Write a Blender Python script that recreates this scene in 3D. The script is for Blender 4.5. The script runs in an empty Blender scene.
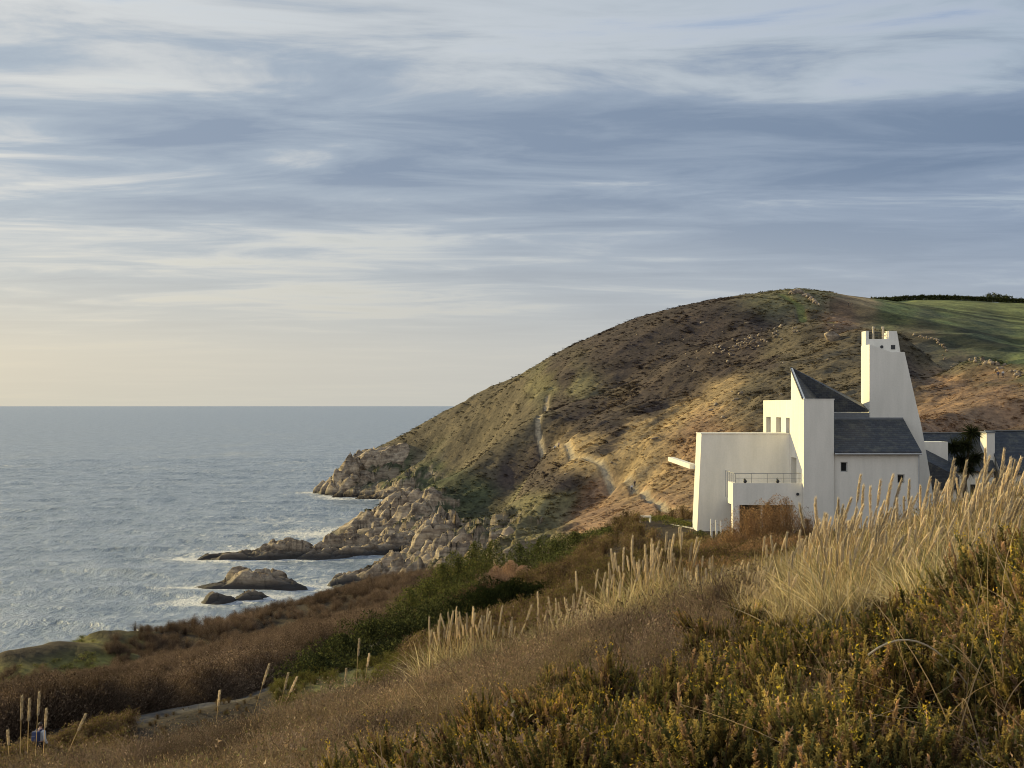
import bpy, bmesh, math, random
import numpy as np
from mathutils import Vector, Matrix
rng = np.random.default_rng(7)
random.seed(7)
F = 1638.0; HY = 405.0; EYE = 45.0; PI = math.pi
SUN_AZ = math.radians(-53.0); SUN_EL = math.radians(17.0)
scene = bpy.context.scene
COL = scene.collection

# ------------------------------------------------------------------ noise
def _hash(ix, iy, seed):
    h = (ix.astype(np.int64) * 374761393 + iy.astype(np.int64) * 668265263 + seed * 1442695041) & 0xffffffff
    h = ((h ^ (h >> 13)) * 1274126177) & 0xffffffff
    h = h ^ (h >> 16)
    return (h & 0xffff) / 65535.0
def vnoise(x, y, seed=0):
    ix = np.floor(x); iy = np.floor(y); fx = x - ix; fy = y - iy
    fx = fx * fx * fx * (fx * (fx * 6 - 15) + 10); fy = fy * fy * fy * (fy * (fy * 6 - 15) + 10)
    a = _hash(ix, iy, seed); b = _hash(ix + 1, iy, seed); c = _hash(ix, iy + 1, seed); d = _hash(ix + 1, iy + 1, seed)
    return (a + (b - a) * fx) * (1 - fy) + (c + (d - c) * fx) * fy
def fbm(x, y, octv=4, seed=0, gain=0.5):
    s = 0; a = 1; t = 0
    for o in range(octv):
        c, sn = math.cos(o * 1.1), math.sin(o * 1.1)
        s = s + a * (vnoise(x * c - y * sn, x * sn + y * c, seed + o * 17) * 2 - 1); t += a
        a *= gain; x = x * 2.03; y = y * 2.03
    return s / t
def ridged(x, y, octv=4, seed=0):
    s = 0; a = 1; t = 0
    for o in range(octv):
        c, sn = math.cos(o * 1.3), math.sin(o * 1.3)
        s = s + a * (1 - np.abs(vnoise(x * c - y * sn, x * sn + y * c, seed + o * 31) * 2 - 1) * 2); t += a
        a *= 0.5; x = x * 2.07; y = y * 2.07
    return s / t
def worley(x, y, seed=0):
    """blocky jointed rock: tilted slabs at random heights parted by cracks, about -1..1"""
    ix = np.floor(x); iy = np.floor(y); f1 = np.full(x.shape, 9.); f2 = f1.copy(); hid = np.zeros(x.shape); tl = np.zeros(x.shape)
    for dx in (-1,0,1):
        for dy in (-1,0,1):
            cx_, cy_ = ix+dx, iy+dy; px_ = cx_ + _hash(cx_, cy_, seed); py_ = cy_ + _hash(cx_, cy_, seed+7); d = np.hypot(x-px_, y-py_)
            near_ = d < f1; f2 = np.where(near_, f1, np.minimum(f2, d)); h_ = _hash(cx_, cy_, seed+13); hid = np.where(near_, h_, hid)
            a = _hash(cx_, cy_, seed+19)*2.2-2.6; tl = np.where(near_, (x-px_)*np.cos(a)+(y-py_)*np.sin(a), tl); f1 = np.minimum(f1, d)
    return (hid*1.4 - .7) + tl*.9 - .7*np.exp(-(f2-f1)*9)
def sstep(a, b, x):
    t = np.clip((x - a) / (b - a), 0, 1); return t * t * (3 - 2 * t)

# ------------------------------------------------------------------ terrain heights (z relative to eye, added EYE later)
CP = []
def p(px, py, d, h=0.0): CP.append(((px - 512) / F * d, d, -(py - HY) / F * d - h))
def q(px, d, z): CP.append(((px - 512) / F * d, d, z))
# spur the photographer stands on
for a in [(1024,768,7,.5),(800,768,8,.5),(500,768,12,.5),(250,768,20,.5),(80,765,32,.5),(0,775,42,.5),(250,714,51,1.0),(150,735,49,1.0),(1024,535,38,.7),(900,562,37,.7),(800,580,38,.6),
          (700,592,42,.5),(600,618,45,.5),(500,655,48,.5),(400,680,52,.7),(300,702,55,.9),(200,726,50,1.0),(100,750,44,.5),
          (1024,620,20,.6),(800,640,20,.6),(700,680,17,.6),(600,700,18,.5),(500,722,20,.5),(400,722,30,.5),(650,630,30,.5),(850,605,27,.6),(250,740,36,.5)]: p(*a)
for t in (-1000, 0, 512, 1024, 2000): q(t, 1.2 if abs(t-512) < 900 else .8, -1.7)
for a in [(1300,38,-.2),(1300,8,-1.0),(2200,20,1),(-400,20,-7.5),(-400,45,-13),(-400,8,-3.2),(1300,18,-.8),(1300,75,-3.5)]: q(*a)
# valley with the path
for a in [(40,70,-14.3),(40,58,-14.4),(40,50,-12.2),(150,75,-14.2),(200,80,-14.4),(275,90,-15.0),(0,60,-14.4),(150,62,-14.2),(250,62,-12.8),(250,72,-14.8),(330,75,-14.2),(-60,66,-15.2),(-250,66,-16),(400,75,-12.2),(400,95,-14.8),(330,100,-15.7),(500,75,-10.3),(500,100,-12.8),(560,125,-12.8),
          (640,78,-9.4),(640,105,-9.6),(700,90,-9.0),(760,75,-8.3),(850,70,-7.2),(1000,70,-5.5),(1000,105,-8.3),(900,105,-8.8),(800,105,-9.0),(720,112,-8.9),(850,130,-9.0),(660,125,-9.5),(600,130,-11.5)]: q(*a)
# brown scrub shelf and its cliff edge
for a in [(0,715,82,2.4),(100,702,86,2.4),(150,688,90,2.4),(250,652,98,2.4),(330,618,112,2.4),(0,657,160,3.6),(100,655,130,3.4),(140,624,190,3.6),(70,640,172,3.6),(210,610,200,2.8),(280,594,215,2.2),(430,569,250,2),(350,600,170,2),(420,590,170,2),
          (0,650,172,0),(50,642,183,0),(100,633,194,0)]: p(*a)
for a in [(-150,130,-27),(-150,165,-40),(-150,200,-60),(0,188,-36),(0,215,-60),(140,212,-34),(140,245,-60),(280,245,-36),(280,290,-58),(430,285,-35),(430,330,-43),(380,330,-52),(100,300,-62),(-200,300,-62),(-600,120,-45),(-600,200,-62),
          (500,170,-19),(520,220,-23),(520,300,-32),(600,180,-17),(640,200,-19.5),(640,270,-26),(700,160,-13),(700,230,-21),(780,180,-12),(800,240,-14)]: q(*a)
# cottages and the slope behind them
for a in [(950,150,-9.3),(1024,150,-9.2),(1100,150,-8),(1300,150,-5),(1000,190,-8.2)]: q(*a)
for a in [(950,440,235),(1024,430,235),(1000,420,280),(930,400,350),(1024,388,330),(1010,376,400),(960,353,450),(905,330,520),(872,313,590),(860,425,280),(860,370,430)]: p(*a)
for a in [(1010,470,3),(1010,520,5),(950,520,12),(1100,420,12),(905,590,22),(1300,400,20),(1300,700,30),(1300,1200,70)]: q(*a)
for a in [(1010,357,620),(1024,340,720),(960,326,740),(1024,318,850),(900,312,760),(850,304,740),(1024,303,1050)]: p(*a)
# headland skyline
for a in [(345,467,850),(360,456,855),(400,438,860),(430,420,870),(460,403,860),(500,387,840),(483,395,850),(550,359,830),(600,333,820),(650,313,810),(700,301,800),(750,294,790),(795,289,780),(830,296,850),(900,300,1000),(960,302,1000),(1024,303,1150)]: p(*a)
for a in [(335,950,-62),(390,1000,-62),(430,1080,-62),(500,1050,-38),(480,960,-30),(550,1150,-10),(700,1100,35),(795,1050,48),(830,1400,55),(1024,1600,70),(1024,3000,40),(700,2500,-62),(795,2600,-30),(500,1600,-62),(300,1500,-62),(1300,3000,60),
          (300,850,-56),(318,850,-46),(316,790,-50),(250,700,-60),(100,500,-62),(-200,600,-62),(-200,2000,-62),(345,790,-48),(375,770,-47),(400,760,-47.5),(425,735,-47),(445,700,-42)]: q(*a)
for a in [(350,487,820),(380,480,830),(400,470,820),(425,455,815),(440,440,800),(470,415,800),(470,440,740),(500,415,710),(520,390,760),(440,478,600),(410,492,600),(380,505,600),(480,455,600),(520,430,590),(545,410,620),
          (430,525,510),(500,480,520),(500,512,470),(550,480,440),(560,520,400),(520,531,415),(490,533,420),(634,487,400),(556,446,485),(600,440,470),(650,470,400),(700,440,400),(650,400,560),(600,385,680),(700,345,680),(760,320,690),
          (750,375,520),(800,345,560),(850,318,610),(700,480,340),(690,514,300),(620,517,330),(575,525,350),(450,545,425),(480,540,415),(800,400,400)]: p(*a)
for a in [(350,585,-47),(330,610,-55),(400,545,-43),(385,505,-48),(395,480,-48),(360,470,-49),(345,440,-49),(340,400,-48),(400,410,-42),(420,390,-41),(300,400,-56),(250,520,-58),(440,460,-40)]: q(*a)
CP = np.array(CP)
def logpol(x, y): return np.arctan2(x, y), np.log(np.hypot(x, y))
cu, cv = logpol(CP[:,0], CP[:,1])
def _k(r2): return np.where(r2 > 1e-12, r2 * np.log(np.maximum(r2, 1e-12)), 0)
n = len(cu)
K = _k((cu[:,None]-cu)**2 + (cv[:,None]-cv)**2) + np.eye(n) * 2e-4
P = np.stack([np.ones(n), cu, cv], 1)
A = np.block([[K, P], [P.T, np.zeros((3,3))]])
W = np.linalg.solve(A, np.concatenate([CP[:,2], np.zeros(3)]))
def base_h(x, y):
    x = np.asarray(x, float); y = np.asarray(y, float); sh = x.shape; x = x.ravel(); y = y.ravel()
    out = np.empty(x.size)
    for s in range(0, x.size, 40000):
        u, v = logpol(x[s:s+40000], y[s:s+40000])
        out[s:s+40000] = _k((u[:,None]-cu)**2 + (v[:,None]-cv)**2) @ W[:n] + W[n] + W[n+1]*u + W[n+2]*v
    return out.reshape(sh)
PATHS = []; GULLY = []   # (world polyline, halfwidth, depth)
def seg_dist(x, y, pl):
    d = np.full(x.shape, 1e9)
    for (ax, ay), (bx, by) in zip(pl[:-1], pl[1:]):
        vx, vy = bx-ax, by-ay; t = np.clip(((x-ax)*vx + (y-ay)*vy) / (vx*vx+vy*vy), 0, 1)
        d = np.minimum(d, np.hypot(x-ax-t*vx, y-ay-t*vy))
    return d
def hgt(x, y):
    """ground height in metres above the sea"""
    x = np.asarray(x, float); y = np.asarray(y, float)
    z = base_h(x, y)
    r = np.hypot(x, y)
    far = sstep(230, 380, r)
    # gullies and lumps on the headland
    u = x*.80 + y*.6; v = -x*.6 + y*.80
    g = ridged(u/95, v/42, 4, 5)*2.8 + fbm(x/24, y/24, 4, 9)*1.5 + ridged(u/20, v/9, 3, 15)*.8 + 3.5
    g = g - 5.0
    land = sstep(-52, -38, z)
    z = np.where(r > 1100, np.where((x/np.maximum(y,1) < .1), np.minimum(z, -60 + 0*z), z), z)
    near = 1 - far
    z = z + far * g * land * (0.35 + .65*sstep(40, 5, z)) * sstep(1100, 800, r)
    z = z + near * (fbm(x/14, y/14, 4, 3) * np.clip(r/80, 0.12, .55) + fbm(x/3.1, y/3.1, 3, 4) * .16) * sstep(7, 25, np.hypot(x-18, (y-114)*.7))
    # sea cliffs: crags where the ground drops to the water
    cl = sstep(-54, -46, z) * sstep(-24, -36, z) * sstep(150, 240, r)
    crag = ridged(u/26, v/11, 5, 21)
    z = z + cl * (crag * 3.2 + worley(x/7, y/5, 23)*2.4 + worley(x/2.6, y/2.2, 24)*.8)
    # terrace of the house
    hd = np.maximum(np.abs(x-20.5)-10, np.abs(y-116.5)-10)
    t = sstep(7, 0, hd); z = z*(1-t) + (-8.9)*t
    hd = np.maximum(np.abs(x-50)-16, np.abs(y-155)-8)
    t = sstep(8, 0, hd); z = z*(1-t) + (-9.3)*t
    for pl, hw, dep in GULLY + PATHS:
        m = (x > pl[:,0].min()-9-hw*2) & (x < pl[:,0].max()+9+hw*2) & (y > pl[:,1].min()-9-hw*2) & (y < pl[:,1].max()+9+hw*2)
        if m.any():
            zz = z[m]; dd = seg_dist(x[m], y[m], pl)
            z = z.copy(); z[m] = zz - dep * sstep(hw*1.9, hw*(.8 if hw < 4 else .1), dd)
    return z + EYE
def hit(px, py, d0=20., d1=1400.):
    """first point of the ground along the ray from the standpoint"""
    d = np.exp(np.linspace(math.log(d0), math.log(d1), 1500))
    z = hgt((px-512)/F*d, d) - EYE
    ray = -(py-HY)/F*d
    i = np.argmax(z > ray)
    if not (z > ray).any(): i = -1
    return (px-512)/F*d[i], d[i]
def hitz(px, py, d0=20., d1=1400.):
    x, y = hit(px, py, d0, d1); return x, y, float(hgt(np.array([x]), np.array([y]))[0])
def gz(x, y): return float(hgt(np.array([float(x)]), np.array([float(y)]))[0])

def gl(pts, hw, dep, d0=250.):
    GULLY.append((np.array([hit(a, b, d0) for a, b in pts]), hw, dep))
_new = []
for pts, hw, dep in [([(512,402),(490,418),(465,435),(448,458),(436,478)],16,13), ([(520,440),(495,470),(482,495),(476,515)],12,9), ([(600,478),(585,492),(566,512),(556,528)],8,6),
                     ([(1030,402),(985,420),(955,436)],7,5), ([(905,345),(935,362),(965,372)],8,6), ([(560,430),(530,450),(505,480)],9,3), ([(700,452),(660,462),(640,480)],6,3),
                     ([(1030,432),(1005,438)],5,4), ([(420,455),(400,470)],10,8), ([(960,395),(900,402),(880,412)],5,2.5), ([(690,330),(640,365),(600,400)],16,4), ([(760,345),(700,380),(650,425)],12,3)]:
    _new.append((np.array([hit(a, b, 250) for a, b in pts]), hw, dep))
GULLY += _new
GULLY.append((np.array([[190,470],[175,540],[150,620],[130,690]],float), 38, 9))
_hp = np.array([hit(a, b, 250) for a, b in [(548,396),(546,410),(538,430),(556,446),(575,458),(605,470),(634,487),(650,497),(672,510)]])
_sp = np.array([hit(a, b, 400) for a, b in [(781,294),(800,306),(830,322)]])
_np = np.array([[-28,60],[-24,68],[-20.3,71],[-15,80],[-12.8,90],[-9.5,103],[-5,118],[2,126],[9,128]], float)
PATHS += [(_hp, .75, .7), (_sp, 1.6, .5), (_np, 1.5, .25)]

# ------------------------------------------------------------------ materials
def newmat(name):
    m = bpy.data.materials.new(name); m.use_nodes = True; nt = m.node_tree; nt.nodes.clear()
    return m, nt, nt.nodes.new('ShaderNodeOutputMaterial')
def nd(nt, t, **kw):
    o = nt.nodes.new(t)
    for k, v in kw.items():
        if hasattr(o, k) and k not in o.inputs: setattr(o, k, v)
        else: o.inputs[k].default_value = v
    return o
def ramp(nt, stops, fac=None, interp='LINEAR'):
    r = nt.nodes.new('ShaderNodeValToRGB'); cr = r.color_ramp; cr.interpolation = interp
    while len(cr.elements) > 1: cr.elements.remove(cr.elements[0])
    cr.elements[0].position = stops[0][0]; c = stops[0][1]; cr.elements[0].color = (*c, 1) if len(c) == 3 else c
    for pos, c in stops[1:]:
        e = cr.elements.new(pos); e.color = (*c, 1) if len(c) == 3 else c
    if fac is not None: nt.links.new(fac, r.inputs[0])
    return r
def mixc(nt, a, b, fac, mode='MIX'):
    m = nt.nodes.new('ShaderNodeMix'); m.data_type = 'RGBA'; m.blend_type = mode
    for i, s in ((0, fac), (6, a), (7, b)):
        if hasattr(s, 'node'): nt.links.new(s, m.inputs[i])
        else: m.inputs[i].default_value = s if i == 0 else ((*s, 1) if len(s) == 3 else s)
    return m.outputs[2]
def mth(nt, op, a, b=None, c=None):
    m = nt.nodes.new('ShaderNodeMath'); m.operation = op
    for i, s in enumerate((a, b, c)):
        if s is None: continue
        if hasattr(s, 'node'): nt.links.new(s, m.inputs[i])
        else: m.inputs[i].default_value = s
    return m.outputs[0]
def noise(nt, vec, scale, detail=4, rough=.55, dist=0.0):
    t = nt.nodes.new('ShaderNodeTexNoise'); t.inputs['Scale'].default_value = scale; t.inputs['Detail'].default_value = detail
    t.inputs['Roughness'].default_value = rough; t.inputs['Distortion'].default_value = dist
    if vec is not None: nt.links.new(vec, t.inputs['Vector'])
    return t.outputs['Fac']

def veg_mat(name, transl=.3, var=.35, patch=2.0, tint=True):
    m, nt, out = newmat(name)
    a = nt.nodes.new('ShaderNodeAttribute'); a.attribute_name = 'Col'
    col = a.outputs['Color']
    if tint:
        b = nt.nodes.new('ShaderNodeAttribute'); b.attribute_name = 'tint'; b.attribute_type = 'INSTANCER'
        col = mixc(nt, col, b.outputs['Color'], 1.0, 'MULTIPLY')
    g = nt.nodes.new('ShaderNodeNewGeometry')
    nz = noise(nt, g.outputs['Position'], patch, 3)
    v = nt.nodes.new('ShaderNodeMapRange'); v.inputs[1].default_value = .3; v.inputs[2].default_value = .7; v.inputs[3].default_value = 1-var; v.inputs[4].default_value = 1+var
    nt.links.new(nz, v.inputs[0])
    oi = nt.nodes.new('ShaderNodeObjectInfo')
    rr = mth(nt, 'MULTIPLY_ADD', oi.outputs['Random'], .5, .75)
    f = mth(nt, 'MULTIPLY', v.outputs[0], rr)
    sc = nt.nodes.new('ShaderNodeVectorMath'); sc.operation = 'SCALE'
    nt.links.new(col, sc.inputs[0]); nt.links.new(f, sc.inputs['Scale'])
    d = nt.nodes.new('ShaderNodeBsdfDiffuse'); t = nt.nodes.new('ShaderNodeBsdfTranslucent'); mx = nt.nodes.new('ShaderNodeMixShader')
    nt.links.new(sc.outputs[0], d.inputs[0]); nt.links.new(sc.outputs[0], t.inputs[0]); mx.inputs[0].default_value = transl
    nt.links.new(d.outputs[0], mx.inputs[1]); nt.links.new(t.outputs[0], mx.inputs[2]); nt.links.new(mx.outputs[0], out.inputs[0])
    return m
M = {}
M['veg'] = veg_mat('vegetation_instanced', .25)
M['vegthing'] = veg_mat('vegetation_shrub', .25, tint=False)
M['hillveg'] = veg_mat('hill_tussock', .12, .25, .25)
M['straw'] = veg_mat('straw_grass', .42, .18, 1.0, tint=False)
M['strawstuff'] = veg_mat('straw_grass_ground', .4, .2, 1.0)

def simple(name, color, rough=.7, metallic=0., nscale=None, namt=.12, bump=0., spec=.5):
    m, nt, out = newmat(name)
    b = nt.nodes.new('ShaderNodeBsdfPrincipled'); b.inputs['Roughness'].default_value = rough; b.inputs['Metallic'].default_value = metallic
    b.inputs['Specular IOR Level'].default_value = spec
    if nscale:
        g = nt.nodes.new('ShaderNodeNewGeometry')
        nz = noise(nt, g.outputs['Position'], nscale, 6, .6)
        lo = tuple(c*(1-namt) for c in color); hi = tuple(min(1, c*(1+namt)) for c in color)
        r = ramp(nt, [(.3, lo), (.7, hi)], nz); nt.links.new(r.outputs[0], b.inputs[0])
        if bump:
            bp = nt.nodes.new('ShaderNodeBump'); bp.inputs['Strength'].default_value = bump; bp.inputs['Distance'].default_value = .02
            nt.links.new(nz, bp.inputs['Height']); nt.links.new(bp.outputs[0], b.inputs['Normal'])
    else: b.inputs[0].default_value = (*color, 1)
    nt.links.new(b.outputs[0], out.inputs[0])
    return m
def render_mat():
    m, nt, out = newmat('white_render')
    b = nt.nodes.new('ShaderNodeBsdfPrincipled'); b.inputs['Roughness'].default_value = .75; b.inputs['Specular IOR Level'].default_value = .25
    g = nt.nodes.new('ShaderNodeNewGeometry')
    mp = nt.nodes.new('ShaderNodeMapping'); mp.inputs['Scale'].default_value = (1.6, 1.6, .25); nt.links.new(g.outputs['Position'], mp.inputs[0])
    n1 = noise(nt, mp.outputs[0], 1.0, 6, .6); n2 = noise(nt, g.outputs['Position'], 9, 5, .7)
    c1 = ramp(nt, [(.3, (.76,.73,.65)), (.62, (.86,.82,.735))], n1)
    c = mixc(nt, c1.outputs[0], ramp(nt, [(.3,(.93,.93,.92)),(.7,(1,1,1))], n2).outputs[0], 1., 'MULTIPLY')
    nt.links.new(c, b.inputs[0])
    bp = nt.nodes.new('ShaderNodeBump'); bp.inputs['Strength'].default_value = .35; bp.inputs['Distance'].default_value = .02
    nt.links.new(n2, bp.inputs['Height']); nt.links.new(bp.outputs[0], b.inputs['Normal']); nt.links.new(b.outputs[0], out.inputs[0])
    return m
M['render'] = render_mat()
def slate_mat():
    m, nt, out = newmat('roof_slate')
    b = nt.nodes.new('ShaderNodeBsdfPrincipled'); b.inputs['Roughness'].default_value = .62
    g = nt.nodes.new('ShaderNodeNewGeometry')
    tc = nt.nodes.new('ShaderNodeMapping'); tc.inputs['Rotation'].default_value = (math.radians(-90+0), 0, 0)
    nt.links.new(g.outputs['Position'], tc.inputs[0])
    br = nt.nodes.new('ShaderNodeTexBrick'); br.inputs['Scale'].default_value = 1.; br.inputs['Brick Width'].default_value = .32; br.inputs['Row Height'].default_value = .13
    br.inputs['Mortar Size'].default_value = .012; br.inputs['Color1'].default_value = (.026,.032,.042,1); br.inputs['Color2'].default_value = (.055,.06,.068,1); br.inputs['Mortar'].default_value = (.02,.02,.022,1)
    nt.links.new(tc.outputs[0], br.inputs[0])
    n2 = noise(nt, g.outputs['Position'], 1.3, 6, .7)
    c = mixc(nt, br.outputs[0], (.20,.19,.13), ramp(nt, [(.5,(0,0,0)),(.75,(.55,.55,.55))], n2).outputs[0])
    nt.links.new(c, b.inputs[0])
    bp = nt.nodes.new('ShaderNodeBump'); bp.inputs['Strength'].default_value = .5; bp.inputs['Distance'].default_value = .02
    nt.links.new(br.outputs[1], bp.inputs['Height']); bp.invert = True; nt.links.new(bp.outputs[0], b.inputs['Normal']); nt.links.new(b.outputs[0], out.inputs[0])
    return m
M['slate'] = slate_mat()
M['dark'] = simple('dark_frame', (.03,.032,.035), .5)
M['glass'] = simple('window_glass', (.02,.025,.03), .06)
M['grey'] = simple('grey_trim', (.45,.45,.44), .5, nscale=3)
M['lead'] = simple('lead_flashing', (.16,.17,.18), .5, nscale=4)
M['metal'] = simple('galvanised_metal', (.35,.35,.35), .4, .8)
M['clay'] = simple('clay_pot', (.62,.52,.36), .7, nscale=6)
M['tarmac'] = simple('path_tarmac', (.10,.095,.085), .9, nscale=5, namt=.3, bump=.3)
M['wood'] = simple('weathered_timber', (.12,.08,.05), .8, nscale=5, namt=.3)
M['skin'] = simple('skin', (.5,.3,.22), .5)
M['jacketw'] = simple('pale_grey_jacket', (.55,.58,.62), .7, nscale=12)
M['navy'] = simple('navy_fabric', (.03,.045,.12), .7, nscale=12)
M['darkcloth'] = simple('dark_trousers', (.02,.02,.028), .8, nscale=12)
M['redcloth'] = simple('pale_pink_fleece', (.55,.42,.38), .8, nscale=12)
M['hair'] = simple('brown_hair', (.05,.03,.02), .6)
def rock_mat():
    m, nt, out = newmat('coastal_rock')
    b = nt.nodes.new('ShaderNodeBsdfPrincipled'); b.inputs['Roughness'].default_value = .8
    g = nt.nodes.new('ShaderNodeNewGeometry')
    mp = nt.nodes.new('ShaderNodeMapping'); mp.inputs['Rotation'].default_value = (0, math.radians(35), math.radians(20)); mp.inputs['Scale'].default_value = (.25, .6, 2.2)
    nt.links.new(g.outputs['Position'], mp.inputs[0])
    n1 = noise(nt, mp.outputs[0], .5, 8, .65); n2 = noise(nt, g.outputs['Position'], .35, 8, .65)
    c = ramp(nt, [(.3, (.12,.09,.065)), (.45, (.30,.235,.165)), (.6, (.44,.36,.255)), (.75, (.55,.47,.35))], n1)
    c = mixc(nt, c.outputs[0], ramp(nt, [(.35,(.30,.27,.25)),(.6,(1.15,1.12,1.08))], n2).outputs[0], 1., 'MULTIPLY')
    sp = nt.nodes.new('ShaderNodeSeparateXYZ'); nt.links.new(g.outputs['Position'], sp.inputs[0])
    h = mth(nt, 'ADD', sp.outputs[2], mth(nt, 'MULTIPLY', n2, -2.5))
    wet_shade = nt.nodes.new('ShaderNodeMapRange'); wet_shade.inputs[1].default_value = -.4; wet_shade.inputs[2].default_value = 1.7; nt.links.new(h, wet_shade.inputs[0])
    c = mixc(nt, (.035,.03,.026), c, wet_shade.outputs[0])  # dark foot: wet rock, plus the shade there painted into the colour
    nt.links.new(c, b.inputs[0])
    bp = nt.nodes.new('ShaderNodeBump'); bp.inputs['Strength'].default_value = .8; bp.inputs['Distance'].default_value = .8
    nt.links.new(n1, bp.inputs['Height']); nt.links.new(bp.outputs[0], b.inputs['Normal']); nt.links.new(b.outputs[0], out.inputs[0])
    return m
M['rock'] = rock_mat()
def ground_mat():
    m, nt, out = newmat('heath_ground')
    a = nt.nodes.new('ShaderNodeAttribute'); a.attribute_name = 'Col'
    k = nt.nodes.new('ShaderNodeAttribute'); k.attribute_name = 'rock'
    g = nt.nodes.new('ShaderNodeNewGeometry')
    n1 = noise(nt, g.outputs['Position'], .09, 8, .72, .4); n2 = noise(nt, g.outputs['Position'], .7, 6, .7)
    c = mixc(nt, a.outputs['Color'], ramp(nt, [(.32,(.45,.43,.42)),(.5,(.95,.95,.95)),(.68,(1.5,1.42,1.25))], n1).outputs[0], 1., 'MULTIPLY')
    c = mixc(nt, c, ramp(nt, [(.3,(.5,.48,.46)),(.5,(1,1,1)),(.7,(1.5,1.45,1.3))], n2).outputs[0], 1., 'MULTIPLY')
    mp = nt.nodes.new('ShaderNodeMapping'); mp.inputs['Rotation'].default_value = (0, math.radians(35), math.radians(20)); mp.inputs['Scale'].default_value = (.25, .6, 2.2)
    nt.links.new(g.outputs['Position'], mp.inputs[0])
    n3 = noise(nt, mp.outputs[0], .5, 8, .65)
    rc = ramp(nt, [(.3, (.10,.075,.055)), (.45, (.25,.195,.14)), (.6, (.38,.31,.22)), (.75, (.48,.41,.30))], n3)
    sp = nt.nodes.new('ShaderNodeSeparateXYZ'); nt.links.new(g.outputs['Position'], sp.inputs[0])
    h = mth(nt, 'ADD', sp.outputs[2], mth(nt, 'MULTIPLY', n2, -2.5))
    wet_shade = nt.nodes.new('ShaderNodeMapRange'); wet_shade.inputs[1].default_value = -.4; wet_shade.inputs[2].default_value = 1.7; nt.links.new(h, wet_shade.inputs[0])
    rcc = mixc(nt, (.035,.03,.026), rc.outputs[0], wet_shade.outputs[0])  # same dark band on bedrock: wetness together with painted shade
    c = mixc(nt, c, rcc, k.outputs['Fac'])
    b = nt.nodes.new('ShaderNodeBsdfPrincipled'); b.inputs['Roughness'].default_value = .9; b.inputs['Specular IOR Level'].default_value = .15
    nt.links.new(c, b.inputs[0])
    bp = nt.nodes.new('ShaderNodeBump'); bp.inputs['Strength'].default_value = .9; bp.inputs['Distance'].default_value = .9
    hh = mth(nt, 'ADD', mth(nt, 'MULTIPLY', n2, .5), mth(nt, 'MULTIPLY', n3, k.outputs['Fac']))
    nt.links.new(hh, bp.inputs['Height']); nt.links.new(bp.outputs[0], b.inputs['Normal']); nt.links.new(b.outputs[0], out.inputs[0])
    return m
M['ground'] = ground_mat()
def sea_mat():
    m, nt, out = newmat('sea_water')
    b = nt.nodes.new('ShaderNodeBsdfPrincipled'); b.inputs['Roughness'].default_value = .3; b.inputs['IOR'].default_value = 1.42
    g = nt.nodes.new('ShaderNodeNewGeometry')
    sz = nt.nodes.new('ShaderNodeAttribute'); sz.attribute_name = 'foam'
    mp = nt.nodes.new('ShaderNodeMapping'); mp.inputs['Scale'].default_value = (1.0, .5, 1); mp.inputs['Rotation'].default_value = (0,0,math.radians(8)); nt.links.new(g.outputs['Position'], mp.inputs[0])
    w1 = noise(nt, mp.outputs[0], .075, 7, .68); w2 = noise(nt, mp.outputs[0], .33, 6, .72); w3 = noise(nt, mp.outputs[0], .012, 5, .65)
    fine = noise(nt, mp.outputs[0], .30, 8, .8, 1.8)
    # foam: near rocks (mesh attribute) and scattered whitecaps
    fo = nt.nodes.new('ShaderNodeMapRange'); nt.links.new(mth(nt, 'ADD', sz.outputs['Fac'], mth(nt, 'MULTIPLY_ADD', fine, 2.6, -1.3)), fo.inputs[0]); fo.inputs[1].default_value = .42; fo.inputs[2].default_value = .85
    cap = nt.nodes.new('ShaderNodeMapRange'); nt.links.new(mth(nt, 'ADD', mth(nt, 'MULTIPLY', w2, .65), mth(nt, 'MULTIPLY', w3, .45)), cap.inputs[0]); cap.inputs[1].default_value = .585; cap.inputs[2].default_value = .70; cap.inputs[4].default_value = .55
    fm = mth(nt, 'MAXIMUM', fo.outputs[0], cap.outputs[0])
    c = mixc(nt, (.055,.10,.145), (.41,.465,.53), ramp(nt, [(.36,(0,0,0)),(.66,(1,1,1))], mth(nt, 'ADD', mth(nt, 'MULTIPLY', w1, .5), mth(nt, 'MULTIPLY', w2, .5))).outputs[0])  # pale wave tone paints sky glint and haze into the base colour
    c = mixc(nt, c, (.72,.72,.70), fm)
    nt.links.new(c, b.inputs[0])
    nt.links.new(mth(nt, 'MULTIPLY_ADD', fm, .5, .28), b.inputs['Roughness'])
    bp = nt.nodes.new('ShaderNodeBump'); bp.inputs['Strength'].default_value = 1; bp.inputs['Distance'].default_value = 2.5
    nt.links.new(mth(nt, 'ADD', mth(nt, 'MULTIPLY', w1, 1.3), mth(nt, 'MULTIPLY', w2, .5)), bp.inputs['Height'])
    nt.links.new(bp.outputs[0], b.inputs['Normal']); nt.links.new(b.outputs[0], out.inputs[0])
    return m
M['sea'] = sea_mat()

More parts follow.
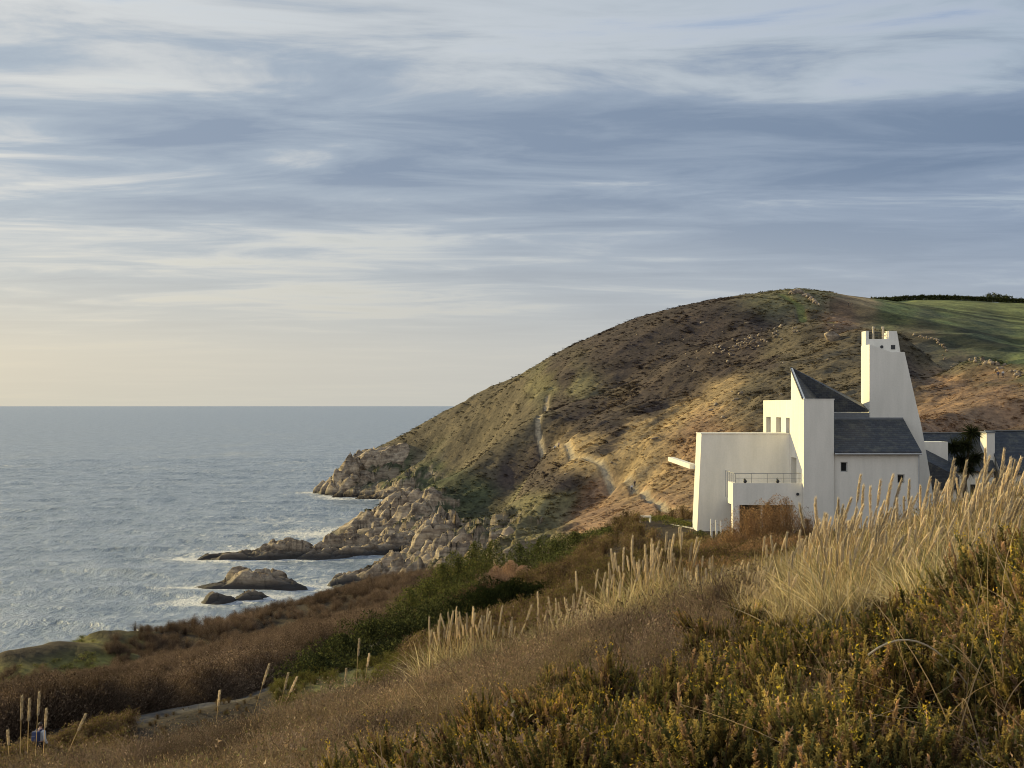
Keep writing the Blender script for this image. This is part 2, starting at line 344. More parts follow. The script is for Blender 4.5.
# ------------------------------------------------------------------ object helpers
def tag(o, label=None, cat=None, group=None, kind=None):
    if label: o['label'] = label
    if cat: o['category'] = cat
    if group: o['group'] = group
    if kind: o['kind'] = kind
    return o
def mesh_np(name, V, Fc, mat=None, cols=None, smooth=False, attrs=None):
    me = bpy.data.meshes.new(name)
    V = np.asarray(V, np.float32)
    if isinstance(Fc, tuple):  # (tris, quads)
        tris, quads = Fc
        loops = np.concatenate([tris.ravel(), quads.ravel()]); tot = np.concatenate([np.full(len(tris),3), np.full(len(quads),4)])
    else:
        Fc = np.asarray(Fc); loops = Fc.ravel(); tot = np.full(len(Fc), Fc.shape[1])
    me.vertices.add(len(V)); me.vertices.foreach_set('co', V.ravel())
    me.loops.add(len(loops)); me.loops.foreach_set('vertex_index', loops.astype(np.int32))
    me.polygons.add(len(tot)); me.polygons.foreach_set('loop_start', np.concatenate([[0], np.cumsum(tot)[:-1]]).astype(np.int32))
    if smooth: me.polygons.foreach_set('use_smooth', np.ones(len(tot), bool))
    me.update(calc_edges=True)
    if cols is not None:
        a = me.color_attributes.new('Col', 'FLOAT_COLOR', 'POINT'); cc = np.ones((len(V),4), np.float32); cc[:,:3] = cols
        a.data.foreach_set('color', cc.ravel())
    for k, v in (attrs or {}).items():
        a = me.attributes.new(k, 'FLOAT', 'POINT'); a.data.foreach_set('value', np.asarray(v, np.float32))
    if mat: me.materials.append(mat)
    return me
def link(name, me, parent=None, loc=None):
    o = bpy.data.objects.new(name, me); COL.objects.link(o)
    if parent: o.parent = parent
    if loc is not None: o.location = loc
    return o
def empty(name, loc, rz=0.): 
    o = bpy.data.objects.new(name, None); o.empty_display_size = .3; COL.objects.link(o); o.location = loc; o.rotation_euler.z = rz
    return o
def copy_tree(o, parent=None):
    c = o.copy(); COL.objects.link(c)
    if parent: c.parent = parent
    for ch in list(o.children): copy_tree(ch, c)
    return c

# ------------------------------------------------------------------ foliage builders
def ribbons(base, d0, length, width, bend, seg=4, taper=1., col0=None, col1=None, jit=.15):
    """n ribbon blades; base (n,3), d0 unit dir (n,3), bend (n,3) = added to the direction by the tip"""
    n_ = len(base); t = np.linspace(0, 1, seg+1)
    pts = np.zeros((n_, seg+1, 3)); pts[:,0] = base; d = d0.copy()
    for i in range(1, seg+1):
        dd = d0 + bend * (i/seg); dd /= np.linalg.norm(dd, axis=1, keepdims=True)
        pts[:,i] = pts[:,i-1] + dd * (length/seg)[:,None]
    side = np.cross(d0, rng.normal(size=(n_,3))); side /= np.linalg.norm(side, axis=1, keepdims=True) + 1e-9
    w = width[:,None] * (1 - taper * t[None,:]**1.5*.93) * .5
    L = pts - side[:,None,:]*w[:,:,None]; R = pts + side[:,None,:]*w[:,:,None]
    V = np.stack([L, R], 2).reshape(-1, 3)
    k = np.arange(n_)[:,None]*(2*(seg+1)) + np.arange(seg)[None,:]*2
    Q = np.stack([k, k+1, k+3, k+2], -1).reshape(-1, 4)
    c = col0[:,None,:] + (col1-col0)[:,None,:]*t[None,:,None]
    c = np.repeat(c[:,:,None,:], 2, 2).reshape(-1, 3)
    return V, Q, c
def leaves(pos, size, cols, up=.3):
    n_ = len(pos); a = rng.normal(size=(n_,3)); a[:,2] = np.abs(a[:,2])*.8+up; a /= np.linalg.norm(a, axis=1, keepdims=True)
    b = np.cross(a, rng.normal(size=(n_,3))); b /= np.linalg.norm(b, axis=1, keepdims=True)
    s = size[:,None] if np.ndim(size) else size
    V = np.stack([pos - b*s*.28, pos + a*s*.5 - b*s*.05, pos + a*s, pos + b*s*.28], 1).reshape(-1,3)
    k = np.arange(n_)*4; Q = np.stack([k, k+3, k+2, k+1], -1)
    return V, Q, np.repeat(cols, 4, 0)
def merge(parts):
    Vs, Qs, Cs = [], [], []; o = 0
    for V, Q, c in parts: Vs.append(V); Qs.append(Q+o); Cs.append(c); o += len(V)
    return np.concatenate(Vs), np.concatenate(Qs), np.concatenate(Cs)
def pick(pal, n_, jit=.2):
    pal = np.array(pal); w = pal[:,3] if pal.shape[1] > 3 else np.ones(len(pal)); c = pal[rng.choice(len(pal), n_, p=w/w.sum())][:,:3]
    return c * (1 + rng.uniform(-jit, jit, (n_,1)))
def unit_up(n_, spread):
    a = rng.uniform(0, 2*PI, n_); s = np.abs(rng.normal(0, spread, n_)); s = np.minimum(s, 1.45)
    return np.stack([np.sin(s)*np.cos(a), np.sin(s)*np.sin(a), np.cos(s)], 1)
def proto_heath(h=.5, r=.35, tw=70, lf=150):
    b = np.stack([rng.uniform(-r,r,tw), rng.uniform(-r,r,tw), np.full(tw,-.05)], 1)
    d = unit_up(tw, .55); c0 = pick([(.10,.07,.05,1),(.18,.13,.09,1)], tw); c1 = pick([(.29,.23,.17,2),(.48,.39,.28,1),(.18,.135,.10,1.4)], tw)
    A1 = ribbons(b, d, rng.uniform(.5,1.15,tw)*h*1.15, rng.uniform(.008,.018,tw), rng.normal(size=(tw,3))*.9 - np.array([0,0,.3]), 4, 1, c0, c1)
    pp = np.stack([rng.normal(0,r*.6,lf), rng.normal(0,r*.6,lf), rng.uniform(.15,1,lf)*h], 1)
    A2 = leaves(pp, rng.uniform(.018,.042,lf), pick([(.28,.20,.14,3),(.44,.34,.24,1.2),(.15,.11,.08,1.8),(.20,.19,.09,.8)], lf))
    return merge([A1, A2])
def proto_gorse(h=.6, r=.45, sp=110, dead=.15):
    """a cushion of short bottle-brush shoots over a dark twiggy inside"""
    parts = []
    d = unit_up(sp, .95); k_ = rng.uniform(.78,1.08,sp)*(1+.15*np.sin(d[:,0]*6+rng.uniform(0,6)))
    tipp = d*np.array([r,r,h])*k_[:,None]
    d = d + rng.normal(0,.22,(sp,3)) + np.array([0,0,.45]); d /= np.linalg.norm(d,axis=1,keepdims=True)
    L = rng.uniform(.10,.20,sp); base = tipp - d*L[:,None]
    isdead = rng.uniform(size=sp) < dead
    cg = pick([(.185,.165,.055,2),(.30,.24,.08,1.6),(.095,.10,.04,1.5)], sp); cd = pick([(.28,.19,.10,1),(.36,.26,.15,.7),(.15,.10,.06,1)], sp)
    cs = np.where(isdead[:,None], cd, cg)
    m_ = 64
    t = rng.uniform(0.0,1,(sp,m_))
    pos = base[:,None,:] + d[:,None,:]*(L[:,None]*t)[:,:,None]
    a = rng.normal(size=(sp,m_,3)); a += d[:,None,:]*.8
    a /= np.linalg.norm(a,axis=-1,keepdims=True)
    ln = rng.uniform(.016,.034,(sp,m_))*(1.1-.5*t)
    b = np.cross(a.reshape(-1,3), rng.normal(size=(sp*m_,3))); b /= np.linalg.norm(b,axis=1,keepdims=True)
    P0 = pos.reshape(-1,3); A_ = a.reshape(-1,3)*ln.reshape(-1,1); W_ = b*.0045
    V = np.stack([P0-W_, P0+W_, P0+A_+W_*.3, P0+A_-W_*.3],1).reshape(-1,3)
    k = np.arange(len(P0))*4; Q = np.stack([k,k+1,k+2,k+3],-1)
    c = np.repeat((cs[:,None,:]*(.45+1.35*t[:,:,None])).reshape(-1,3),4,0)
    parts.append((V,Q,c))
    n_ = np.linalg.norm(base,axis=1); parts.append(ribbons(np.zeros((sp,3)), base/n_[:,None], n_+L*.5, np.full(sp,.010), rng.normal(size=(sp,3))*.12, 3, .8, pick([(.05,.035,.022)],sp), pick([(.10,.07,.04)],sp)))
    nl = 350; dd = unit_up(nl, .9); parts.append(leaves(dd*np.array([r,r,h])*rng.uniform(.35,.78,(nl,1)), rng.uniform(.03,.06,nl), pick([(.05,.042,.02),(.035,.04,.018)],nl)))
    for q_ in range(rng.integers(2, 6)):
        ii = rng.integers(0,sp); nf = rng.integers(5,14); fp = tipp[ii] + rng.normal(0,.028,(nf,3))
        parts.append(leaves(fp, rng.uniform(.016,.028,nf), pick([(.72,.55,.06)],nf)))
    return merge(parts)
def dome_leaves(n_, h, r, size, pal, shell=.35, tw=0, twpal=None, flat=.5):
    d = unit_up(n_, .85); rad = 1 - shell*rng.uniform(0,1,n_)**1.6
    lump = 1 + .22*np.sin(d[:,0]*7+rng.uniform(0,6))*np.cos(d[:,1]*6+rng.uniform(0,6))
    pos = d*np.array([r,r,h])*(rad*lump)[:,None]
    parts = [leaves(pos, rng.uniform(.6,1.4,n_)*size, pick(pal, n_))]
    if tw:
        dd = unit_up(tw, .6); l = rng.uniform(.75,1.12,tw)
        ln = np.sqrt((dd[:,0]*r)**2+(dd[:,1]*r)**2+(dd[:,2]*h)**2)*l
        dn = dd*np.array([r,r,h]); dn /= np.linalg.norm(dn,axis=1,keepdims=True)
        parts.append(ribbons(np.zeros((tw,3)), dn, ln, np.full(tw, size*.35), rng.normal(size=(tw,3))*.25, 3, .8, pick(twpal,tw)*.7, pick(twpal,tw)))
    return merge(parts)

# ------------------------------------------------------------------ scatter as geometry nodes (ground cover only)
def scatter(name, protos, pts, rots, scl, tint, mat, label, cat):
    pc = bpy.data.collections.new(name + '_sources')
    for i, (V, Q, c) in enumerate(protos):
        o = bpy.data.objects.new('%s_source' % name, mesh_np(name + '_source', V, Q, mat, c)); pc.objects.link(o)
    me = bpy.data.meshes.new(name); n_ = len(pts); me.vertices.add(n_); me.vertices.foreach_set('co', np.asarray(pts, np.float32).ravel())
    a = me.attributes.new('rot','FLOAT_VECTOR','POINT'); a.data.foreach_set('vector', np.asarray(rots,np.float32).ravel())
    a = me.attributes.new('scl','FLOAT_VECTOR','POINT'); a.data.foreach_set('vector', np.asarray(scl,np.float32).ravel())
    tc = np.ones((n_,4),np.float32); tc[:,:3] = tint
    a = me.attributes.new('tint','FLOAT_COLOR','POINT'); a.data.foreach_set('color', tc.ravel())
    a = me.attributes.new('pick','INT','POINT'); a.data.foreach_set('value', rng.integers(0,len(protos),n_).astype(np.int32))
    me.update()
    o = link(name, me)
    ng = bpy.data.node_groups.new(name + '_scatter', 'GeometryNodeTree')
    ng.interface.new_socket('Geometry', in_out='INPUT', socket_type='NodeSocketGeometry'); ng.interface.new_socket('Geometry', in_out='OUTPUT', socket_type='NodeSocketGeometry')
    N = ng.nodes; gi = N.new('NodeGroupInput'); go = N.new('NodeGroupOutput'); ip = N.new('GeometryNodeInstanceOnPoints'); ci = N.new('GeometryNodeCollectionInfo')
    ci.inputs['Collection'].default_value = pc; ci.inputs['Separate Children'].default_value = True; ci.inputs['Reset Children'].default_value = True
    ip.inputs['Pick Instance'].default_value = True
    L = ng.links; L.new(gi.outputs[0], ip.inputs['Points']); L.new(ci.outputs[0], ip.inputs['Instance'])
    for nm, ty, s in (('rot','FLOAT_VECTOR','Rotation'),('scl','FLOAT_VECTOR','Scale'),('pick','INT','Instance Index')):
        na = N.new('GeometryNodeInputNamedAttribute'); na.data_type = ty; na.inputs['Name'].default_value = nm
        L.new([x for x in na.outputs if x.enabled and x.name == 'Attribute'][0], ip.inputs[s])
    L.new(ip.outputs[0], go.inputs[0])
    md = o.modifiers.new('scatter', 'NODES'); md.node_group = ng
    return tag(o, label, cat, kind='stuff')

# ------------------------------------------------------------------ land cover colours, with some shade painted in
def idw(px, py, pts, pw=4):
    num = 0; den = 0
    for x, y, s, c in pts:
        w = s / ((px-x)**2 + (py-y)**2 + 60)**(pw/2)
        num = num + w[...,None]*np.array(c); den = den + w
    return num/den[...,None]
HEATH=(.062,.048,.044); GOLD=(.34,.25,.135); BRAC=(.27,.175,.11); GREEN=(.17,.155,.085); FIELD=(.16,.18,.07); SHADEG=(.07,.08,.045); OLIVE=(.115,.096,.066)
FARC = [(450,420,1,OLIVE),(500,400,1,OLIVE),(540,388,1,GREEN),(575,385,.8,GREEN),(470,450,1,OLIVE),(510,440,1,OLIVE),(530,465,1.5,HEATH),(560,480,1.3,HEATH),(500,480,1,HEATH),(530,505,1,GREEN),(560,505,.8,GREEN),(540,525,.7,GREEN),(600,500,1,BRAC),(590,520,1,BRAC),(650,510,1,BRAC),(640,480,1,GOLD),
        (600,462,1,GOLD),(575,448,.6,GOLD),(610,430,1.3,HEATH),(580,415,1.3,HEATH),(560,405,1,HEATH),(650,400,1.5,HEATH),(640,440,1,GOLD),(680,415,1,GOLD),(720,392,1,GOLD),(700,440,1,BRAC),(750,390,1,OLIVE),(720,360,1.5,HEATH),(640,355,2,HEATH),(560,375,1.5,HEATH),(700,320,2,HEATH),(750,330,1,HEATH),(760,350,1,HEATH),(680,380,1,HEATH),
        (775,300,.8,GREEN),(800,330,1,OLIVE),(790,365,1.2,OLIVE),(850,345,1.2,OLIVE),(840,315,.6,BRAC),(860,304,.6,GOLD),(900,305,2,FIELD),(950,310,2,FIELD),(1020,310,2,FIELD),(965,338,2,SHADEG),(1000,342,2,SHADEG),(935,326,1,SHADEG),(1020,350,1,FIELD),(930,335,1,OLIVE),(960,365,1,OLIVE),(900,370,1,HEATH),(905,345,1,OLIVE),  # dark-green points paint the shaded strip of the top field into the ground
        (950,390,1,BRAC),(1000,400,1.5,BRAC),(940,430,1,BRAC),(1024,425,1,BRAC),(860,400,1,OLIVE),(420,440,1,OLIVE),(400,450,1,OLIVE),(430,470,2,SHADEG),(400,480,2,SHADEG),(480,470,1,OLIVE),(470,500,1,SHADEG),(800,295,.6,GREEN),(600,340,1.5,HEATH),(500,420,1,OLIVE),(470,405,.7,OLIVE)]  # dark-green points by the cove paint cliff and gully shade into the colour
def land_color(x, y, z):
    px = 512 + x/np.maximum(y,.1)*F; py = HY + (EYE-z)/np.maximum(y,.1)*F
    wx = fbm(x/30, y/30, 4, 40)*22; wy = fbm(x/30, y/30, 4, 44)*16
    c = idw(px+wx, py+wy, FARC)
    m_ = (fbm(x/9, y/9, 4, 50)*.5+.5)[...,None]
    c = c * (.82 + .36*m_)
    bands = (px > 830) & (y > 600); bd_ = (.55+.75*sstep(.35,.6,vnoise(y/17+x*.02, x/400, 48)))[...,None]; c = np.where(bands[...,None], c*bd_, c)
    r = np.hypot(x, y)
    nearc = np.array([.05,.038,.026]) * (.7+.6*m_)
    grn = (sstep(60,10,np.hypot(px-340,(py-690)*1.2)) * sstep(55,60,r) * sstep(110,90,r))[...,None]
    nearc = nearc*(1-grn) + np.array([.12,.125,.05])*grn
    lg = (sstep(-26,-28,z-EYE+0) * sstep(150,165,r) * sstep(150,100,px + fbm(x/6,y/6,3,66)*40))[...,None]
    nearc = nearc*(1-lg) + np.array([.20,.19,.06])*lg
    f = sstep(225, 265, r)[...,None]
    c = nearc*(1-f) + c*f
    return c, px, py

# ------------------------------------------------------------------ terrain mesh
th = np.concatenate([np.linspace(-1.25,-.37,60,endpoint=False), np.linspace(-.37,.37,720), np.linspace(.37,1.25,61)[1:]])
lr = np.concatenate([np.linspace(math.log(.5), math.log(50), 210, endpoint=False), np.linspace(math.log(50), math.log(270), 230, endpoint=False), np.linspace(math.log(270), math.log(900), 520, endpoint=False), np.linspace(math.log(900), math.log(4000), 60)])
TH, LR = np.meshgrid(th, lr); R_ = np.exp(LR); X = R_*np.sin(TH); Y = R_*np.cos(TH)
Z = hgt(X, Y)
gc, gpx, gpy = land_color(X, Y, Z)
dzr = np.gradient(Z, axis=0)/np.gradient(R_, axis=0); dzt = np.gradient(Z, axis=1)/(R_*np.gradient(TH, axis=1)); slope = np.hypot(dzr, dzt)
rk = sstep(1.0, 1.4, slope + fbm(X/12, Y/12, 3, 60)*.45) * sstep(24, 10, Z + fbm(X/20,Y/20,3,62)*8) * sstep(140, 200, R_)
rk = np.maximum(rk, sstep(6.5, 3.0, Z + fbm(X/15, Y/15, 4, 61)*5) * sstep(140, 200, R_))
for pl, hw, dep in PATHS:
    dd = seg_dist(X, Y, pl); w = sstep(hw*1.5, hw*.8, dd)[...,None]
    pc = np.array([.105,.095,.085]) if pl is _np else (np.array([.36,.30,.21]) if pl is _hp else np.array([.16,.17,.06]))
    gc = gc*(1-w) + pc*w
nr, nt_ = X.shape
idx = np.arange(nr*nt_).reshape(nr, nt_)
Q = np.stack([idx[:-1,:-1], idx[:-1,1:], idx[1:,1:], idx[1:,:-1]], -1).reshape(-1,4)
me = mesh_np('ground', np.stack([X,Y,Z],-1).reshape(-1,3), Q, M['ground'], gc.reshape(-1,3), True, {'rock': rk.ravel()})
tag(link('ground', me), kind='structure')

# ------------------------------------------------------------------ rocks
_ico = {}
def ico(sub):
    if sub not in _ico:
        bm = bmesh.new(); bmesh.ops.create_icosphere(bm, subdivisions=sub, radius=1); bm.verts.ensure_lookup_table()
        _ico[sub] = (np.array([v.co[:] for v in bm.verts]), np.array([[v.index for v in f.verts] for f in bm.faces])); bm.free()
    return _ico[sub]
def lump(c, size, rz=0., tilt=.35, sub=4, seed=0):
    r = np.random.default_rng(seed); D, Fc = ico(sub)
    pn = r.normal(size=(17,3)); pn[:,2] *= .8; pn /= np.linalg.norm(pn,axis=1,keepdims=True); pd = r.uniform(.5,.95,17)
    dt = D@pn.T; rad = np.where(dt > .05, pd/np.maximum(dt,.05), 9).min(1); rad = np.minimum(rad, 1.35)
    V = D*rad[:,None]
    nn = fbm(V[:,0]*2.3+seed*3.1, V[:,1]*2.3+V[:,2]*1.7, 4, seed) ; st = ridged(V[:,0]*1.2+V[:,2]*3.5+seed, V[:,1]*1.1, 3, seed+3)
    n3_ = ridged(V[:,0]*5+V[:,2]*6+seed, V[:,1]*5-V[:,2]*2, 3, seed+5)
    V = V*(1 + .16*nn + .13*st + (.05*n3_ if sub > 3 else 0))[:,None]
    V = V*np.array(size)
    ct, s_ = math.cos(-tilt), math.sin(-tilt); V = np.stack([V[:,0]*ct+V[:,2]*s_, V[:,1], -V[:,0]*s_+V[:,2]*ct],1)
    cr, sr = math.cos(rz), math.sin(rz); V = np.stack([V[:,0]*cr-V[:,1]*sr, V[:,0]*sr+V[:,1]*cr, V[:,2]],1)
    return V+np.array(c), Fc
ROCKPOS = []
def crag(name, label, pts, bl=1.0, rough=1.0, seed=0, res=.55):
    """jointed rock mass along a line: px, distance, half width (depth), height above water or ground"""
    P_ = np.array([((a-512)/F*b, b, c, h) for a, b, c, h in pts], float)
    L = np.concatenate([[0], np.cumsum(np.hypot(np.diff(P_[:,0]), np.diff(P_[:,1])))]); nu = max(24, int(L[-1]/res)); hwm = P_[:,2].max(); nv = max(16, int(2*hwm/res))
    u = np.linspace(0, L[-1], nu); Xc = np.interp(u, L, P_[:,0]); Yc = np.interp(u, L, P_[:,1]); hw = np.interp(u, L, P_[:,2]); H = np.interp(u, L, P_[:,3])
    tx = np.gradient(Xc); ty = np.gradient(Yc); n_ = np.hypot(tx, ty); nx, ny = -ty/n_, tx/n_
    v = np.linspace(-1, 1, nv); U, V = np.meshgrid(u, v, indexing='ij')
    X_ = Xc[:,None]+nx[:,None]*V*hw[:,None]; Y_ = Yc[:,None]+ny[:,None]*V*hw[:,None]
    X_ += fbm(X_/9+seed, Y_/9, 3, 5)*3.*np.minimum(hw[:,None]/8,1); Y_ += fbm(X_/8, Y_/8+seed, 3, 6)*2.5*np.minimum(hw[:,None]/8,1)
    eu = np.clip(np.minimum(U, L[-1]-U)/ (hwm*.9), 0, 1)
    env = np.clip(1-np.abs(V)**2.6, 0, 1)**.38 * eu**.4
    g = np.maximum(hgt(X_, Y_), 0)
    w = worley((X_+Y_*.5)/(9.5*bl)+seed, (Y_-X_*.3)/(5*bl), seed)*.40 + worley((X_+Y_*.6)/(4.5*bl)+seed, (Y_-X_*.3)/(2.2*bl), seed+1)*.13 + ridged(X_/11+seed, Y_/7, 4, seed+2)*.26
    Hh = H[:,None]
    zz_ = g*.6 + (fbm(X_/25,Y_/25,2,seed)*.0) + .4*np.minimum(g, np.interp(u, L, np.maximum(hgt(P_[:,0],P_[:,1]),0))[:,None]+3) + Hh*env*(.5+.8*rough*w) + worley(X_/1.9, Y_/1.3, seed+4)*.22*env - 1.6*(1-env)**2 - .25
    idx = np.arange(nu*nv).reshape(nu, nv); Q_ = np.stack([idx[:-1,:-1], idx[1:,:-1], idx[1:,1:], idx[:-1,1:]], -1).reshape(-1,4)
    Vv = np.stack([X_, Y_, zz_], -1).reshape(-1,3); c = Vv.mean(0); c[2] = 0
    for a, b, cc, h in P_:
        ROCKPOS.append((a, b, cc, float(np.maximum(hgt(np.array([a]), np.array([b])),0)[0])))
    return tag(link(name, mesh_np(name, Vv-c, Q_, M['rock']), loc=c), label, 'rock')
crag('rock_islet', 'jagged dark-sided rock islet lying alone in the surf, nearest the brown scrub', [(188,402,3,1.2),(205,403,5,2.0),(225,404,6,2.6),(240,405,7,5.6),(262,406,8,7.0),(282,406,7,6.8),(296,407,5,4.0),(300,408,3,1.5)], .8, 1, 3)
crag('shore_rock', 'small broken rocks awash just beyond the edge of the brown scrub', [(203,374,3,1.5),(212,375,5,3.2),(222,376,4,2.6),(232,378,3,1.0),(245,378,4,3.2),(262,380,4,3.0),(277,381,3,1.2)], .6, 1.2, 5)
crag('rock_ledge', 'long low dark reef of rocks running out into the surf, farthest left', [(196,478,4,1.6),(215,479,7,3.0),(232,478,8,4.4),(245,480,8,3.4),(262,484,9,5.0),(285,490,11,6.2),(305,496,11,5.5),(318,498,8,4)], .7, 1.1, 8)
crag('rock_ledge', 'broad dark rock platform joining the reef to the tan spur', [(292,482,6,3.4),(315,486,10,5.2),(340,494,12,6.0),(362,504,13,7.2),(385,515,12,8),(402,525,9,5)], .8, 1.1, 11)
crag('rock_spur', 'big rounded tan rock spur dropping to the water between the two coves', [(335,580,4,2),(347,578,9,7),(365,574,14,11),(385,568,15,13),(405,562,13,12),(425,556,10,7),(440,552,8,5)], 1.6, .6, 14, .7)
crag('rock_slab', 'tall pale slab of rock leaning above the cove head, brightest of the rocks', [(397,446,4,3),(408,448,8,7),(424,450,9,12),(440,452,9,14),(455,453,8,11),(470,452,6,5)], 1.1, .9, 17)
crag('shore_rock', 'pale broken rocks at the foot of the brown scrub beside the inlet', [(333,404,3,1.8),(348,408,6,3.5),(365,412,8,5),(385,416,9,6),(402,420,8,5),(418,422,6,4)], .8, 1.1, 20)
crag('rock_ridge', 'low ridge of pale rocks between the green gorse and the hill foot', [(412,414,5,4),(435,410,7,6),(460,406,7,6),(485,402,7,6),(510,398,6,5),(530,394,5,4),(548,390,4,2)], .8, 1.1, 23)
crag('rock_outcrop', 'jumbled pale crags in the gully above the tan spur', [(415,600,6,4),(435,612,8,6),(455,620,8,7),(475,628,7,6),(490,634,4,3)], 1, 1.1, 26, .7)
crag('rock_slab', 'steep pale slabs at the far tip of the headland', [(313,846,3,1.5),(322,842,6,5),(334,832,12,13),(346,826,14,19),(356,824,12,15),(366,824,8,7),(374,822,4,3)], 1.6, .8, 29, .8)
crag('rock_outcrop', 'weathered brown crag capping the steep nose of the headland', [(345,852,5,3),(360,848,7,7),(378,846,7,7),(396,842,6,5),(410,838,4,3)], 1, 1, 32, .8)
def place_rock(px, py, s, label, name='boulder'):
    x, y, z = hitz(px, py, 250); V, Fc = lump((0,0,s*.25), (s*1.3,s,s), random.uniform(-1,1), .2, 3, int(px+py))
    tag(link(name, mesh_np(name, V, Fc, M['rock']), loc=(x,y,z)), label, 'rock')
place_rock(833,340,2.1,'large pale boulder alone on the slope left of the tower top')
# rubble and bedrock showing through the heather near the top: too many to count
def rubble(name, spots, label, s0=.4, s1=1.1):
    Vs, Fs = [], []; o = 0
    for i, (x, y, z) in enumerate(spots):
        s = random.uniform(s0, s1); V, Fc = lump((x,y,z+s*.15), (s*random.uniform(1,2),s,s*.7), random.uniform(-2,2), .2, 2, i*7+3)
        Vs.append(V); Fs.append(Fc+o); o += len(V)
    tag(link(name, mesh_np(name, np.concatenate(Vs), np.concatenate(Fs), M['rock'])), label, 'rubble', kind='stuff')
sp = []
for i in range(90):
    px = random.gauss(745, 26); py = 343 - (px-745)*.28 + random.gauss(0,5)
    sp.append(hitz(px, py, 250))
for i in range(50):
    px = random.uniform(560,900); sp.append(hitz(px, random.uniform(300,480), 250))
rubble('loose_stones', sp, 'scattered pale stones showing through the heather on the hill', .3, .8)
# ruined stone walls
def wall_rubble(name, pxs, label, n_, s0, s1, jit):
    pl = [hitz(a, b, 250) for a, b in pxs]; Vs, Fs = [], []; o = 0
    for i in range(n_):
        t = i/n_*(len(pl)-1); k = int(t); f = t-k; a = np.array(pl[k]); b = np.array(pl[k+1]); c = a+(b-a)*f
        x = c[0]+random.gauss(0,jit); y = c[1]+random.gauss(0,jit); s = random.uniform(s0,s1)
        V, Fc = lump((x,y,gz(x,y)+s*.3), (s*1.2,s,s*.9), random.uniform(-2,2), .1, 2, i*11+5); Vs.append(V); Fs.append(Fc+o); o += len(V)
    V = np.concatenate(Vs); c = V.mean(0); c[2] = V[:,2].min()
    tag(link(name, mesh_np(name, V-c, np.concatenate(Fs), M['rock']), loc=c), label, 'wall')
wall_rubble('stone_wall', [(792,294),(799,292),(806,296),(818,306)], 'broken reddish stone wall on the very top of the hill', 60, .7, 1.5, .7)
wall_rubble('stone_wall', [(918,336),(945,349),(975,360),(1000,367),(1022,378)], 'tumbled pale stone wall along the ridge above the shaded field', 90, .35, .9, .9)

# ------------------------------------------------------------------ sea
th = np.linspace(-.62,.62,560); lr = np.concatenate([np.linspace(math.log(150), math.log(1400), 620, endpoint=False), np.linspace(math.log(1400), math.log(60000), 130)])
TH, LR = np.meshgrid(th, lr); R_ = np.exp(LR); X = R_*np.sin(TH); Y = R_*np.cos(TH)
amp = sstep(2500, 900, R_)
zs = 0
for k, (wl, am, a) in enumerate([(52,.55,.25),(30,.32,.1),(17,.16,.5),(11,.12,-.1)]):
    ph = (Y*math.cos(a)+X*math.sin(a))/wl*2*PI + fbm(X/60,Y/60,2,70+k)*4.5
    zs = zs + am*(1-np.abs(np.sin(ph/2)))**1.2*1.6*(.55+.9*vnoise(X/35,Y/35,80+k)) - am*.5
tz = hgt(X, Y)
foam = sstep(-9, -.2, tz)*.66*sstep(1200, 1000, R_)
for (x, y, s, g) in ROCKPOS:
    if g < 1.0:
        dd = np.hypot((X-x+s*.5)/ (s*2.1+4), (Y-y)/(s*1.5+5)); foam = np.maximum(foam, .78*np.exp(-dd**2*1.3))
foam += .33*np.exp(-((X+75)/55)**2-((Y-520)/120)**2) + .25*np.exp(-((X+100)/60)**2-((Y-800)/40)**2)
calm = np.exp(-((X+33)/26)**2-((Y-455)/38)**2)
foam *= 1-.85*calm; zs *= (1-.85*calm)
nr, nt_ = X.shape; idx = np.arange(nr*nt_).reshape(nr, nt_)
Q = np.stack([idx[:-1,:-1], idx[:-1,1:], idx[1:,1:], idx[1:,:-1]], -1).reshape(-1,4)
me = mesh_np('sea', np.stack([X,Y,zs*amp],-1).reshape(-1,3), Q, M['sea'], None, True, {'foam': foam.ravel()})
tag(link('sea', me), kind='structure')
